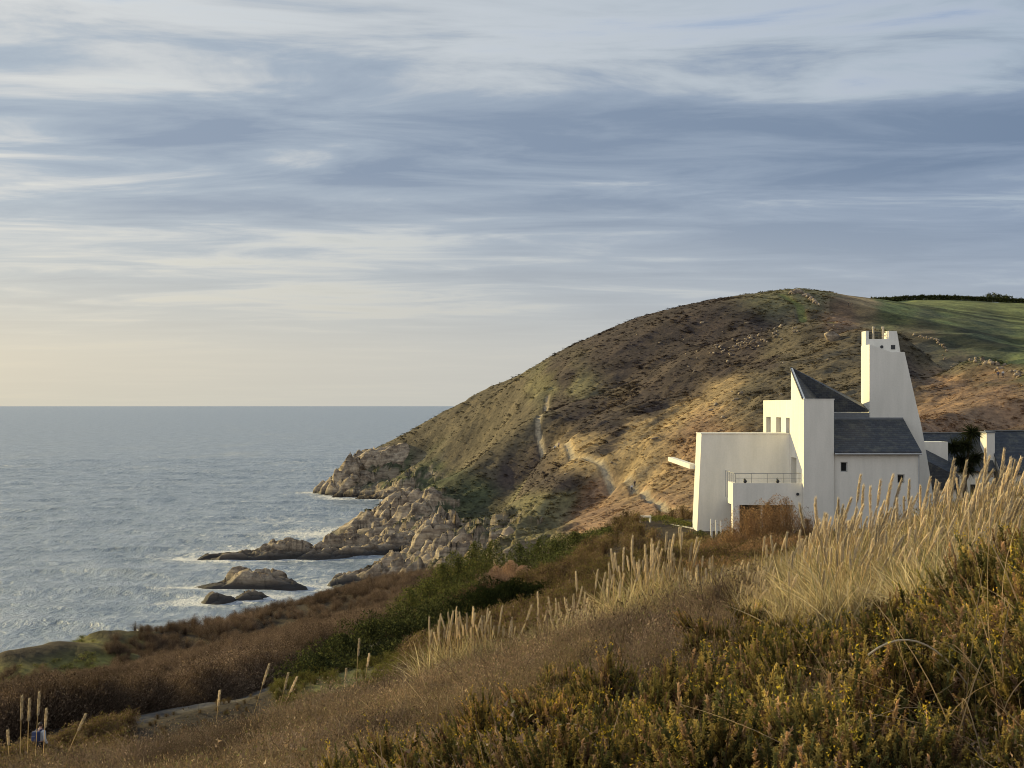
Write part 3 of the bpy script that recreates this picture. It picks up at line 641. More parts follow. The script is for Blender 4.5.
# ------------------------------------------------------------------ building helpers
def Zp(py, d): return EYE - (py-HY)/F*d
def Xp(px, d): return (px-512)/F*d
class MB:
    def __init__(s): s.V = []; s.F = []
    def poly(s, pts, ext, inv=False):
        """closed prism from a polygon and an extrusion vector"""
        o = len(s.V); n_ = len(pts); s.V += [tuple(a) for a in pts] + [tuple(a[i]+ext[i] for i in range(3)) for a in pts]
        s.F.append(tuple(o+i for i in range(n_))); s.F.append(tuple(o+n_+i for i in reversed(range(n_))))
        for i in range(n_): j = (i+1) % n_; s.F.append((o+i, o+n_+i, o+n_+j, o+j))
        return s
    def box(s, x0, x1, y0, y1, z0, z1): return s.poly([(x0,y0,z0),(x1,y0,z0),(x1,y1,z0),(x0,y1,z0)], (0,0,z1-z0))
    def tube(s, a, b, r0, r1=None, n_=8):
        r1 = r0 if r1 is None else r1; a = Vector(a); b = Vector(b); d = (b-a).normalized(); u = d.orthogonal().normalized(); v = d.cross(u); o = len(s.V)
        for c, r in ((a,r0),(b,r1)):
            for i in range(n_): t = 2*PI*i/n_; s.V.append(tuple(c+u*(r*math.cos(t))+v*(r*math.sin(t))))
        for i in range(n_): j = (i+1)%n_; s.F.append((o+i,o+j,o+n_+j,o+n_+i))
        s.F.append(tuple(o+i for i in reversed(range(n_)))); s.F.append(tuple(o+n_+i for i in range(n_))); return s
    def build(s, name, mat, parent=None, bevel=0., origin=None, smooth=False):
        me = bpy.data.meshes.new(name); o0 = Vector(origin) if origin is not None else (parent.location if parent else Vector((0,0,0)))
        me.from_pydata([tuple(Vector(v)-o0) for v in s.V], [], s.F)
        bm = bmesh.new(); bm.from_mesh(me); bmesh.ops.recalc_face_normals(bm, faces=bm.faces)
        if bevel: bmesh.ops.bevel(bm, geom=bm.edges[:], offset=bevel, segments=2, affect='EDGES', profile=.5)
        bm.to_mesh(me); bm.free(); me.materials.append(mat)
        o = link(name, me, parent)
        if parent is None: o.location = o0
        return o
def wall_holes(us, vs, holes, frame, t):
    """wall panel made of cells; holes = set of (i,j); frame(u,v,w) -> xyz"""
    mb = MB(); nu, nv = len(us)-1, len(vs)-1
    sol = lambda i, j: 0 <= i < nu and 0 <= j < nv and (i, j) not in holes
    def quad(a): o = len(mb.V); mb.V += [frame(*k) for k in a]; mb.F.append((o,o+1,o+2,o+3))
    for i in range(nu):
        for j in range(nv):
            if not sol(i,j): continue
            u0,u1,v0,v1 = us[i],us[i+1],vs[j],vs[j+1]
            quad([(u0,v0,0),(u1,v0,0),(u1,v1,0),(u0,v1,0)]); quad([(u0,v0,t),(u0,v1,t),(u1,v1,t),(u1,v0,t)])
            if not sol(i-1,j): quad([(u0,v0,0),(u0,v1,0),(u0,v1,t),(u0,v0,t)])
            if not sol(i+1,j): quad([(u1,v0,0),(u1,v0,t),(u1,v1,t),(u1,v1,0)])
            if not sol(i,j-1): quad([(u0,v0,0),(u0,v0,t),(u1,v0,t),(u1,v0,0)])
            if not sol(i,j+1): quad([(u0,v1,0),(u1,v1,0),(u1,v1,t),(u0,v1,t)])
    o = mb.V; uniq = {}; idx_ = []
    for v in o: idx_.append(uniq.setdefault(tuple(round(c,4) for c in v), len(uniq)))
    mb.V = list(uniq.keys()); mb.F = [tuple(idx_[k] for k in f) for f in mb.F]
    return mb
B = EYE
GZ = EYE-9.6
house = empty('white_house', (21, 114, EYE-8.9))
tag(house, 'white rendered modernist house with slate roofs and tapering chimney tower above the plume grass', 'house')
# long wall and tall block, sunlit face towards the sea
Y0 = 110.
ys = [Y0, 112.9, 115.05, 115.6, 117.2, 119.4, 121.6, 124.1, 126.3, 127.8]; zs_ = [GZ, B-6.4, B-3.65, B-3.0, B-.9, B+.36]
holes = {(1,1), (3,3), (5,3), (7,3)}
wall_holes(ys, zs_, holes, lambda u,v,w_: (19.6+w_, u, v), .45).build('wall', M['render'], house)
mb = MB(); mb.box(20.05, 21.62, Y0, 127.8, GZ, B+.355); mb.build('wall', M['render'], house)
mb = MB(); mb.box(19.98, 20.04, 112.95, 115.0, B-6.4, B-3.66); o = mb.build('door', M['glass'], house); o['label'] = 'narrow glazed balcony door'
MB().box(19.9, 19.975, 113.93, 114.0, B-6.4, B-3.66).build('frame', M['grey'], o, origin=tuple(house.location))
for a, b in ((115.6,117.2),(119.4,121.6),(124.1,126.3)):
    a, b = (ys[3], ys[4]) if a == 115.6 else ((ys[5], ys[6]) if a == 119.4 else (ys[7], ys[8]))
    o = MB().box(19.98, 20.04, a+.01, b-.01, B-2.99, B-.91).build('window', M['glass'], house)
    mb = MB()
    for k in range(3): yk = a+.03+(b-a-.14)*k/2; mb.box(19.88, 19.975, yk, yk+.08, B-2.99, B-.91)
    mb.build('frame', M['grey'], o, origin=tuple(house.location))
MB().poly([(19.605,Y0+.01,B+.36),(19.605,115.1,B+2.6),(19.605,115.1,B+.36)], (.12,0,0)).build('gable_wall', M['render'], house)
mb = MB().box(19.57, 21.66, Y0-.03, Y0+.32, B+.36, B+.42); mb.build('coping', M['render'], house)
# upper slate roof falling towards the tower
A_ = (19.52,115.15,B+2.72); B_ = (19.52,109.98+.35,B+.52); E_ = (22.3,115.2,B-.36); C_ = (25.06,115.2,B-.36); D_ = (25.06,117.2,B+.10)
me = bpy.data.meshes.new('roof'); hl = house.location
tv = [Vector(v)-hl for v in (A_,B_,E_,C_,D_)]; bv = [v-Vector((0,0,.14)) for v in tv]
me.from_pydata(tv+bv, [], [(0,1,2),(0,2,3),(0,3,4),(5,7,6),(5,8,7),(5,9,8),(0,5,6,1),(1,6,7,2),(2,7,8,3),(3,8,9,4),(4,9,5,0)]); me.materials.append(M['slate']); link('roof', me, house)
MB().box(21.63, 25.06, 115.24, 127.7, GZ, B-.52).build('wall', M['render'], house)
MB().box(21.64, 25.07, 115.0, 115.23, B-.95, B-.53).build('flashing', M['lead'], house)
# low range with the wide slate roof
xs = [21.63, 22.10, 22.56, 25.92, 26.40, 27.38]; zz_ = [GZ, B-5.27, B-4.67, B-4.5, B-3.83, B-3.24]
mb = wall_holes(xs, zz_, {(1,3),(3,1)}, lambda u,v,w_: (u, Y0+.15+w_, v), .3); mb.build('wall', M['render'], house)
for x0,x1,z0,z1 in ((22.10,22.56,B-4.5,B-3.83),(25.92,26.40,B-5.27,B-4.67)):
    o = MB().box(x0+.005,x1-.005,Y0+.34,Y0+.38,z0+.005,z1-.005).build('window', M['glass'], house)
    MB().box(x0+.01,x0+.06,Y0+.28,Y0+.338,z0+.01,z1-.01).box(x1-.06,x1-.01,Y0+.28,Y0+.338,z0+.01,z1-.01).box(x0+.06,x1-.06,Y0+.28,Y0+.338,z1-.06,z1-.01).box(x0+.06,x1-.06,Y0+.28,Y0+.338,z0+.01,z0+.06).build('frame', M['grey'], o, origin=tuple(hl))
MB().poly([(27.385,Y0+.46,GZ),(27.385,Y0+.46,B-3.24),(27.385,114.95,B-1.12),(27.385,114.95,GZ)], (-.3,0,0)).build('gable_wall', M['render'], house)
MB().poly([(21.64,Y0-.12,B-3.27),(21.64,115.1,B-1.06),(21.64,115.1,B-.92),(21.64,Y0-.12,B-3.13)], (5.84,0,0)).build('roof', M['slate'], house)
MB().poly([(21.66,114.85,B-1.02),(21.66,115.2,B-.87),(21.66,115.2,B-.8),(21.66,114.85,B-.93)], (5.78,0,0)).build('ridge_cap', M['lead'], house)
MB().tube((21.66,Y0-.17,B-3.28),(27.5,Y0-.17,B-3.28),.055).build('gutter', M['grey'], house)
MB().tube((27.33,Y0+.05,B-3.3),(27.33,Y0+.05,GZ),.045).build('downpipe', M['grey'], house)
# chimney tower
tw_ = MB().poly([(25.1,115.0,GZ),(30.0,115.0,GZ),(29.35,115.0,B-4.9),(28.8,115.0,B-1.75),(27.56,115.0,B+3.72),(26.6,115.0,B+3.72),(25.1,115.0,B+4.25)], (0,2.8,0)).build('tower', M['render'], house)
MB().poly([(25.13,116.4,B+3.6),(27.63,116.4,B+3.6),(27.35,116.4,B+5.26),(26.75,116.4,B+5.26),(26.75,116.4,B+4.69),(25.36,116.4,B+4.69),(25.36,116.4,B+5.26),(25.13,116.4,B+5.26)], (0,1.36,0)).build('parapet', M['render'], tw_, origin=tuple(hl))
MB().box(26.93,27.22,116.36,116.395,B+3.96,B+4.26).build('window', M['dark'], tw_, origin=tuple(hl))
MB().tube((26.27,116.34,B+4.13),(26.27,116.397,B+4.13),.11,n_=14).build('vent', M['dark'], tw_, origin=tuple(hl))
for x in (25.78, 26.47):
    mb = MB().tube((x,116.9,B+4.6),(x,116.9,B+5.45),.085,.07,10).tube((x,116.9,B+5.45),(x,116.9,B+5.6),.10,.09,10)
    mb.build('chimney_pot', M['clay'], tw_, origin=tuple(hl))
mb = MB()
for z in (4.95, 5.2): mb.tube((25.37,117.3,B+z),(26.74,117.3,B+z),.03)
for x in (25.6,25.95,26.3,26.6): mb.tube((x,117.3,B+4.69),(x,117.3,B+5.2),.025)
mb.build('guard_rail', M['dark'], tw_, origin=tuple(hl))
# wing with terrace
MB().poly([(13.02,115.5,GZ),(19.59,115.5,GZ),(19.59,115.5,B-2.04),(13.36,115.5,B-2.04)], (0,3.1,0)).build('wing', M['render'], house)
MB().box(13.32,19.58,115.44,118.66,B-2.04,B-1.98).build('coping', M['render'], house)
MB().box(12.86,13.3,118.62,135,B-4.62,B-4.28).build('canopy', M['render'], house)
bal = MB().box(14.92,19.58,110.6,110.85,B-6.75,B-5.27).box(14.92,15.17,110.85,113.2,B-6.75,B-5.27).box(15.17,19.58,110.85,115.45,B-6.75,B-6.45).build('balcony', M['render'], house)
MB().box(14.93,15.36,110.61,111.5,GZ,B-6.755).build('pier', M['render'], house); MB().box(19.0,19.57,110.61,111.5,GZ,B-6.755).build('pier', M['render'], house)
MB().box(16.9,17.05,111.2,111.35,GZ,B-6.755).build('post', M['render'], house)
mb = MB().tube((15.1,110.72,B-4.62),(19.55,110.72,B-4.62),.022).tube((15.1,110.72,B-4.95),(19.55,110.72,B-4.95),.012)
for x in np.linspace(15.1,19.4,5): mb.tube((x,110.72,B-5.27),(x,110.72,B-4.62),.022)
mb.tube((15.04,110.75,B-4.62),(15.04,115.4,B-4.62),.022)
for y in np.linspace(111.5,115.3,5): mb.tube((15.04,y,B-5.27 if y<113.2 else B-6.45),(15.04,y,B-4.62),.022)
mb.build('railing', M['metal'], bal, origin=tuple(hl))
MB().box(15.5,18.9,115.42,115.48,GZ,B-6.8).build('garage_door', M['wood'], house)
MB().tube((19.28,110.5,B-6.02),(19.28,110.6,B-6.02),.10,n_=14).build('wall_lamp', M['dark'], house)
def tube_path(P_, r0, r1, n_=5):
    V = []; Fq = []; N_ = len(P_)
    for i in range(N_):
        a = Vector(P_[max(i-1,0)]); b = Vector(P_[min(i+1,N_-1)]); d = (b-a).normalized(); u = d.cross(Vector((.13,.98,.1))).normalized(); v = d.cross(u); r = r0+(r1-r0)*i/(N_-1)
        for k in range(n_): t = 2*PI*k/n_; V.append(tuple(Vector(P_[i])+u*(r*math.cos(t))+v*(r*math.sin(t))))
    for i in range(N_-1):
        for k in range(n_): j = (k+1)%n_; Fq.append((i*n_+k, i*n_+j, (i+1)*n_+j, (i+1)*n_+k))
    mb = MB(); mb.V = V; mb.F = Fq; return mb
def planter(x, y, z, label):
    t = empty('round_planter', (x,y,z)); tag(t, label, 'planter')
    V, Fc = ico(2); me = mesh_np('pot', V*np.array([.13,.13,.12])+np.array([0,0,.11]), Fc, M['dark'], smooth=True); link('pot', me, t)
    n_ = 40; V, Q, c = leaves(rng.normal(0,.05,(n_,3))+np.array([0,0,.22]), rng.uniform(.05,.1,n_), pick([(.05,.06,.02)],n_)); link('foliage', mesh_np('foliage',V,Q,M['vegthing'],c), t)
planter(15.75, 110.98, B-5.27, 'dark round pot at the left end of the balcony parapet'); planter(17.95, 110.98, B-5.27, 'dark round pot in the middle of the balcony railing')
for ob in [o for o in bpy.data.objects if o.name.startswith('round_planter')]: ob.location.y = 110.68
MB().poly([(13.0,117.6,GZ-.5),(10.6,126.5,GZ-1.2),(10.6,126.5,B-8.95),(13.0,117.6,B-8.85)], (.28,0.05,0)).build('garden_wall', M['render']) 
tag(bpy.data.objects['garden_wall'], 'low sunlit white garden wall running back from the corner of the house', 'wall')
def bench(x, y, z):
    t = empty('garden_bench', (x,y,z)); tag(t, 'white slab bench on the lawn edge left of the low garden wall', 'bench')
    MB().box(x-.45,x+.45,y-.25,y+.25,z+.28,z+.38).build('seat', M['render'], t)
    for s in (-1,1): MB().box(x+s*.38-.06,x+s*.38+.06,y-.2,y+.2,z-.1,z+.278).build('leg', M['render'], t)
bench(9.95, 122.5, gz(9.95,122.5)+.25)
for i, px in enumerate((711.5,716.5,721)):
    x = Xp(px,108); z = gz(x,108)
    o = MB().box(x-.06,x+.06,107.94,108.06,z-.2,Zp(519+i,108)).build('garden_post', M['render'], origin=(x,108,z), bevel=.01)
    tag(o, ['slim white garden post before the wing, leftmost of three','slim white garden post before the wing, middle of three','slim white garden post before the wing, nearest the balcony pier'][i], 'post', 'garden posts before the wing')
# cottages behind
def cottage(name, label, x0, x1, yb, yf, zr, ze, win):
    t = empty(name, ((x0+x1)/2,(yb+yf)/2,EYE-9.3)); tag(t, label, 'cottage'); ym = (yb+yf)/2
    MB().poly([(x0+.2,yf,EYE-10),(x0+.2,yf,ze),(x0+.2,ym,zr-.12),(x0+.2,yb,ze),(x0+.2,yb,EYE-10)], (x1-x0-.4,0,0)).build('wall', M['render'], t)
    MB().poly([(x0,yf-.3,ze-.12),(x0,ym,zr),(x0,yb+.3,ze-.12),(x0,yb+.3,ze+.02),(x0,ym,zr+.15),(x0,yf-.3,ze+.02)], (x1-x0,0,0)).build('roof', M['slate'], t)
    MB().box(x0-.01,x1+.01,ym-.12,ym+.12,zr+.12,zr+.2).build('ridge_cap', M['lead'], t)
    for x in win:
        o = MB().box(x-.45,x+.45,yf-.05,yf-.01,EYE-8.3,EYE-7.2).build('window', M['glass'], t)
        MB().box(x-.5,x+.5,yf-.09,yf-.052,EYE-8.38,EYE-8.3).box(x-.03,x+.03,yf-.09,yf-.052,EYE-8.3,EYE-7.2).build('frame', M['grey'], o, origin=tuple(t.location))
    return t
c1 = cottage('slate_cottage', 'low white cottage with dark slate roof directly behind the tower and dark tree', 37.4, 43.9, 158, 148.5, EYE-2.75, EYE-6.0, (40,42))
c2 = cottage('slate_cottage', 'long white cottage with dark slate roof at the right edge, beyond the white chimney', 44.0, 62, 157.5, 147.5, EYE-2.55, EYE-6.1, (46,48.5,52,56))
o = MB().box(43.35,44.1,149.6,151.6,EYE-6,EYE-2.55).build('chimney', M['render'], c2)
MB().box(43.28,44.17,149.53,151.67,EYE-2.55,EYE-2.43).build('chimney_cap', M['lead'], o, origin=tuple(c2.location))
sk = MB().box(51.0,51.7,149.6,149.62,EYE-4.9,EYE-4.3)
t = empty('outhouse', (35.6,141,EYE-9.3)); tag(t, 'small white outhouse with sloping slate roof tucked beside the tower', 'outhouse')
x0, x1 = Xp(922,141), Xp(949.5,141)
MB().box(x0,x1,141.5,144,GZ-.5,Zp(442,141)).build('wall', M['render'], t)
MB().poly([(x0-.2,141.4,Zp(446,141)),(x1+.15,141.4,Zp(462,141)),(x1+.15,141.4,Zp(474,141)),(x0-.2,141.4,Zp(474,141))], (0,-3.0,-1.2)).build('roof', M['slate'], t)
MB().box(x0,x1,138.8,141.3,GZ-.5,Zp(474,141)-1.2).build('wall', M['render'], t)

# ------------------------------------------------------------------ shrubs, hedges, tree
EVER=[(.038,.044,.018,3),(.07,.075,.028,2),(.15,.155,.05,1.1)]; GORSEG=[(.12,.13,.04,3),(.19,.19,.055,1.8),(.06,.065,.025,2),(.26,.22,.07,.5)]; BARE=[(.18,.132,.095,3),(.29,.22,.155,1.4),(.09,.068,.05,2.2)]; PINK=[(.40,.27,.17,3),(.30,.19,.12,2)]; DARKR=[(.07,.045,.03,3),(.12,.07,.045,2),(.05,.05,.02,1)]
RUST=[(.30,.18,.09,3),(.42,.27,.13,2),(.18,.12,.07,1.5)]
def shrub(name, label, domes, pal, size=.14, dens=1., tw=40, twp=None, cat='shrub', flat=0):
    """domes: px, py of the top, distance, radius"""
    parts = []; stems = []; wx = [Xp(a[0],a[2]) for a in domes]; wy = [a[2] for a in domes]
    cx_, cy_ = float(np.mean(wx)), float(np.mean(wy)); cz = gz(cx_, cy_)
    for (px, py, d, r) in domes:
        x = Xp(px, d); g = gz(x, d) - .2; h = max(Zp(py, d) - g, .6)
        n_ = int(520*r*r*dens*(.14/size)**1.4*(.6+.25*h/r)); n_ = min(n_, 14000)
        V, Q, c = dome_leaves(n_, h, r, size, pal, tw=tw, twpal=twp or BARE)
        parts.append((V + np.array([x-cx_, d-cy_, g-cz]), Q, c))
        for k in range(4): stems.append(((x-cx_, d-cy_, g-cz-.1), (x-cx_+random.uniform(-.5,.5)*r, d-cy_+random.uniform(-.5,.5)*r, g-cz+h*.7)))
    t = empty(name, (cx_,cy_,cz)); tag(t, label, cat)
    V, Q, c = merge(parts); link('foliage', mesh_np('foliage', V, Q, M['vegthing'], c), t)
    for a, b in stems[::4]: MB().tube(a, b, .06, .02, 5).build('stem', M['wood'], t, origin=(0,0,0))
    return t
shrub('evergreen_bush', 'long dark evergreen bush bank beside the path with lighter green crest', [(322,658,84,2.6),(345,640,87,3.1),(372,624,90,3.4),(400,614,92,3.5),(428,608,95,3.4),(455,602,98,3.2),(380,655,86,3),(420,640,88,3.2),(450,630,90,3)], EVER, .15, 1.1, 0)
shrub('evergreen_bush', 'big rounded nearly black bush behind the small plume grass clump', [(488,590,97,3.4),(512,582,99,3.6),(538,587,101,3.3),(505,610,93,3),(535,612,92,3),(560,603,96,2.6)], [(.025,.033,.012,3),(.04,.05,.018,1.5)], .15, 1.1, 0)
shrub('gorse_bush', 'bright green gorse running down towards the pale shore rocks', [(412,596,110,2.6),(428,586,112,2.8),(443,574,115,3.2),(458,562,118,3.4),(474,554,122,3.3),(490,550,126,3),(450,597,108,2.6),(470,585,110,2.6)], GORSEG, .13, 1.1, 20)
shrub('bare_shrub', 'pinkish brown bare shrub between two dark green bushes', [(497,572,117,2.3),(510,566,119,2.4),(521,570,118,2.0)], PINK, .10, 1.1, 120, PINK)
shrub('bramble_bush', 'dark reddish bramble mound in front of the pinkish shrub', [(480,588,106,2.6),(505,584,108,2.8),(530,582,109,2.8),(555,580,110,2.6),(580,578,106,2.6)], DARKR, .12, 1, 60)
shrub('hedge', 'dark green hedge along the rim below the hill foot', [(520,550,124,2.6),(538,543,127,2.6),(556,539,129,2.6),(575,535,131,2.6),(594,533,132,2.6),(612,531,133,2.4),(630,530,134,2.3),(560,556,120,2.6),(590,552,121,2.6),(615,548,122,2.4)], EVER+GORSEG[:1], .14, 1.1, 0, cat='hedge')
shrub('hedge', 'clipped green strip hedge on the lawn left of the garden wall', [(640,533,128,1.3),(652,533,127,1.2),(664,534,125,1.2),(676,536,122,1.2),(686,538,119,1.1)], GORSEG, .10, 1.2, 0, cat='hedge')
shrub('olive_shrub', 'olive and brown shrubs on the slope left of the house corner', [(605,562,100,2.6),(628,556,98,2.6),(648,550,97,2.6),(668,548,96,2.4),(640,572,85,2.4),(600,580,88,2.6),(570,590,84,2.4),(665,570,83,2.2)], [(.14,.12,.04,2),(.20,.15,.06,2),(.13,.085,.05,1.5)], .11, 1., 120)
shrub('straw_shrub', 'pale yellow-topped shrub just below the garden wall', [(683,543,100,1.9),(695,541,99,1.7)], [(.38,.30,.13,2),(.26,.2,.08,1)], .10, 1.2, 80, [(.36,.28,.14)])
shrub('rust_shrub', 'tall rusty bare shrub in front of the balcony opening', [(716,543,96,1.9),(735,532,96,2.1),(750,512,97,2.4),(768,503,98,2.5),(786,506,98,2.3),(808,520,97,2.2),(745,545,88,2.2),(775,538,86,2.4),(800,540,85,2.2)], RUST, .075, .8, 260, RUST)
shrub('rust_shrub', 'low rusty scrub between the plume band and the house wall', [(700,560,80,2.0),(725,562,78,2.2),(750,560,74,2.2),(780,556,72,2.2),(815,548,74,2.2),(690,575,70,2),(720,580,68,2),(760,575,66,2)], RUST+[(.2,.17,.06,2)], .08, .8, 160, RUST)
shrub('dark_bush', 'dark bush at the right edge behind the last plumes', [(1010,520,44,1.8),(1035,512,45,2),(985,528,42,1.2)], DARKR+EVER, .09, 1.2, 60)
for i, (px, py, d, lb) in enumerate([(700,532,109,'small green bush against the corner of the wing'),(724,534,105,'small olive bush before the balcony pier')]):
    shrub('garden_bush', lb, [(px,py,d,1.0)], EVER+GORSEG, .08, 1.2, 10)
# dark spiky tree by the cottages
def cordyline(px, d):
    x = Xp(px,d); g = gz(x,d); t = empty('dark_tree', (x,d,g)); tag(t, 'nearly black spiky-crowned tree rising before the cottage roof', 'tree')
    mb = MB().tube((0,0,-.3),(.15,0,4.2),.2,.13).tube((.1,0,3.2),(-.7,.2,5.2),.1,.07).tube((.1,0,3.4),(.6,-.2,6.3),.11,.07).tube((.1,0,2.4),(.9,.2,4.2),.09,.06); mb.build('trunk', M['wood'], t, origin=(0,0,0))
    parts = []
    for (cx_, cy_, cz, r) in [(-.9,.2,5.5,1.3),(.6,-.2,6.7,1.4),(1.0,.2,4.5,1.2),(.1,0,5.6,1.4),(.3,.3,3.6,1.2),(-.2,0,4.3,1.2)]:
        n_ = 330; v = rng.normal(size=(n_,3)); v[:,2] = v[:,2]*.8+.25; v /= np.linalg.norm(v,axis=1,keepdims=True)
        parts.append(ribbons(np.tile([[cx_,cy_,cz]],(n_,1)), v, rng.uniform(.6,1.1,n_)*r, np.full(n_,.07), np.tile([[0,0,-.7]],(n_,1))+rng.normal(0,.2,(n_,3)), 4, 1, pick([(.02,.025,.012)],n_), pick([(.03,.035,.015)],n_)))
    V,Q,c = merge(parts); link('crown', mesh_np('crown',V,Q,M['vegthing'],c), t)
cordyline(964, 142.5)
# skyline hedgerows far up the fields
def hedgerow(label, pts, h, pal, size=.9):
    wp = [((a-512)/F*d, d) for a, d in pts]; parts = []; c0 = np.array([wp[0][0], wp[0][1], gz(*wp[0])])
    for (ax,ay),(bx,by) in zip(wp[:-1],wp[1:]):
        L = math.hypot(bx-ax,by-ay); n_ = max(2,int(L/(h*.45)))
        for k in range(n_):
            t = k/n_; x = ax+(bx-ax)*t; y = ay+(by-ay)*t; hh = h*random.uniform(.85,1.1)
            V,Q,c = dome_leaves(200, hh, h*random.uniform(.7,1.1), size, pal); parts.append((V+np.array([x,y,gz(x,y)-.2])-c0,Q,c))
    V,Q,c = merge(parts); tag(link('hedgerow', mesh_np('hedgerow',V,Q,M['vegthing'],c), loc=c0), label, 'hedge')
hedgerow('dark hedgerow along the skyline behind the top fields', [(872,905),(900,955),(960,960),(1045,965)], 2.4, EVER)
hedgerow('small dark clump of trees on the skyline at the far right', [(988,972),(1012,974)], 4.6, EVER)

# ------------------------------------------------------------------ plume grass
STR=[(.74,.62,.38,2),(.52,.41,.23,2),(.34,.27,.14,1.4),(.22,.22,.09,1)]
HEADC=[(.86,.75,.56,2),(.70,.58,.40,2)]
def leaf_proto(h):
    n_ = 150; b = np.concatenate([rng.normal(0,.14,(n_,2)), np.zeros((n_,1))-.05],1); d = unit_up(n_,.33)
    return mesh_np('leaf_tuft', *[a for a in ribbons(b, d, rng.uniform(.5,1.25,n_)*h, rng.uniform(.014,.032,n_), (d*np.array([1,1,0]))*2.6+rng.normal(0,.45,(n_,3))-np.array([0,0,.35]), 7, 1, pick(STR,n_)*.85, pick(STR,n_))][:2], M['straw'], None) if False else (lambda r: mesh_np('leaf_tuft', r[0], r[1], M['straw'], r[2]))(ribbons(b, d, rng.uniform(.5,1.25,n_)*h, rng.uniform(.014,.032,n_), (d*np.array([1,1,0]))*2.6+rng.normal(0,.45,(n_,3))-np.array([0,0,.35]), 7, 1, pick(STR,n_)*.85, pick(STR,n_)))
def stem_proto(h, lean):
    seg = 8; P_ = [np.array([0,0,0.])]; dr = np.array([lean*.3, random.uniform(-.06,.06), 1.]); 
    hh = h*.97
    for i in range(seg):
        dd = dr + np.array([lean*(i/seg)**2*.9,0,0]); dd /= np.linalg.norm(dd); P_.append(P_[-1]+dd*hh/seg)
    mb = tube_path([tuple(a) for a in P_], .008, .006, 4)
    me = bpy.data.meshes.new('stem'); me.from_pydata(mb.V,[],mb.F); me.materials.append(M['straw'])
    a = me.color_attributes.new('Col','FLOAT_COLOR','POINT'); cc = np.tile(np.array([.6,.47,.26,1],np.float32),(len(mb.V),1)); a.data.foreach_set('color', cc.ravel())
    L = random.uniform(.38,.55); n_ = 330; t = rng.uniform(0,1,n_)
    Pa = np.array(P_); s = (1-L/h*(1-t))*seg; k = np.minimum(s.astype(int),seg-1); pos = Pa[k]+(Pa[k+1]-Pa[k])*(s-k)[:,None]
    ax = Pa[-1]-Pa[-3]; ax /= np.linalg.norm(ax)
    rad = .026*np.sin(np.clip(t*.93+.06,0,1)*PI)**.6
    v = rng.normal(size=(n_,3)); v -= (v@ax)[:,None]*ax; v /= np.linalg.norm(v,axis=1,keepdims=True)
    drp = v*.24+ax+rng.normal(0,.07,(n_,3))+np.array([.08,0,0]); drp /= np.linalg.norm(drp,axis=1,keepdims=True)
    R = ribbons(pos+v*rad[:,None]*.45, drp, rng.uniform(.035,.075,n_), np.full(n_,.009), v*.2+np.array([.2,0,-.05]), 2, 1, pick(HEADC,n_)*.85, pick(HEADC,n_))
    return me, mesh_np('seed_head', R[0], R[1], M['straw'], R[2])
LEAFP = [leaf_proto(1.0) for _ in range(4)]
STEMP = {k: [stem_proto(1.9, l) for l in ls] for k, ls in {'up':(.02,.06,-.05,.1), 'lean':(.15,.28,.42,.22,.08)}.items()}
def plume_clump(px, tip, d, nst, kind, label, group, leafs=1.):
    x = Xp(px,d); g = gz(x,d); h = min(max(Zp(tip,d)-g, 1.1), 2.9)
    t = empty('pampas_clump', (x,d,g), random.uniform(-.35,.35)); tag(t, label, 'pampas clump', group)
    for k in range(2):
        o = link('leaf_tuft', random.choice(LEAFP), t); o.location = (random.uniform(-.25,.25),random.uniform(-.25,.25),0); o.rotation_euler.z = random.uniform(0,6.28); s = h/2.0*random.uniform(.9,1.35)*leafs; o.scale = (s*1.05,s*1.05,s)
    for k in range(nst):
        sm, hm = random.choice(STEMP[kind]); o = link('stem', sm, t)
        o.location = (random.gauss(0,.28),random.gauss(0,.22),0); s = h/1.9*random.uniform(.68,1.04); o.scale = (s**.4,s**.4,s); o.rotation_euler = (random.gauss(0,.12),random.gauss(.05,.15),random.gauss(0,.6))
        link('seed_head', hm, o)
    return t
def interp(tbl, x): return float(np.interp(x, [a for a,_ in tbl],[b for _,b in tbl]))
TIPR = [(735,556),(752,560),(770,552),(785,534),(800,512),(815,500),(830,488),(846,476),(862,474),(874,492),(886,500),(898,494),(908,478),(925,462),(945,448),(957,462),(968,452),(985,444),(1000,458),(1012,472),(1024,466)]
gl_ = 'plume grass in the dense stand before the house'
for i in range(16):
    px = 748+i*5.8+random.uniform(-2,2); plume_clump(px, interp(TIPR,px)+random.uniform(-8,22), random.uniform(34,40), random.randint(5,10), 'lean', 'tawny plume grass clump in the dense stand below the tall block and shed wall', gl_)
for i in range(24):
    px = 842+i*8.0+random.uniform(-3,3); plume_clump(px, interp(TIPR,px)+random.uniform(-6,26), random.uniform(32,38), random.randint(6,11), 'lean', 'tall tawny plume grass clump in the dense stand before the tower and cottages', 'plume grass before the tower and cottages')
for i in range(12):
    px = 800+i*17+random.uniform(-9,9); plume_clump(px, interp(TIPR,px)+random.uniform(30,48), random.uniform(27,31), random.randint(4,7), 'lean', 'shorter plume grass clump in the front row of the stand, above the gorse', 'front row of the plume grass stand')
for i in range(17):
    px = 572+i*10+random.uniform(-8,8); plume_clump(px, np.interp(px,[560,600,640,680,740],[580,564,550,540,550])+random.choice([-14,-6,2,10,22,30]), random.uniform(43,49), random.randint(5,13), 'up', 'straw plume grass clump in the thin row left of the rusty shrub', 'thin row of plume grass on the ridge')
plume_clump(542, 600, 49, 6, 'up', 'plume grass clump at the left end of the ridge row with tall upright heads', None)
plume_clump(558, 592, 48, 7, 'up', 'second plume grass clump from the left end of the ridge row', None)
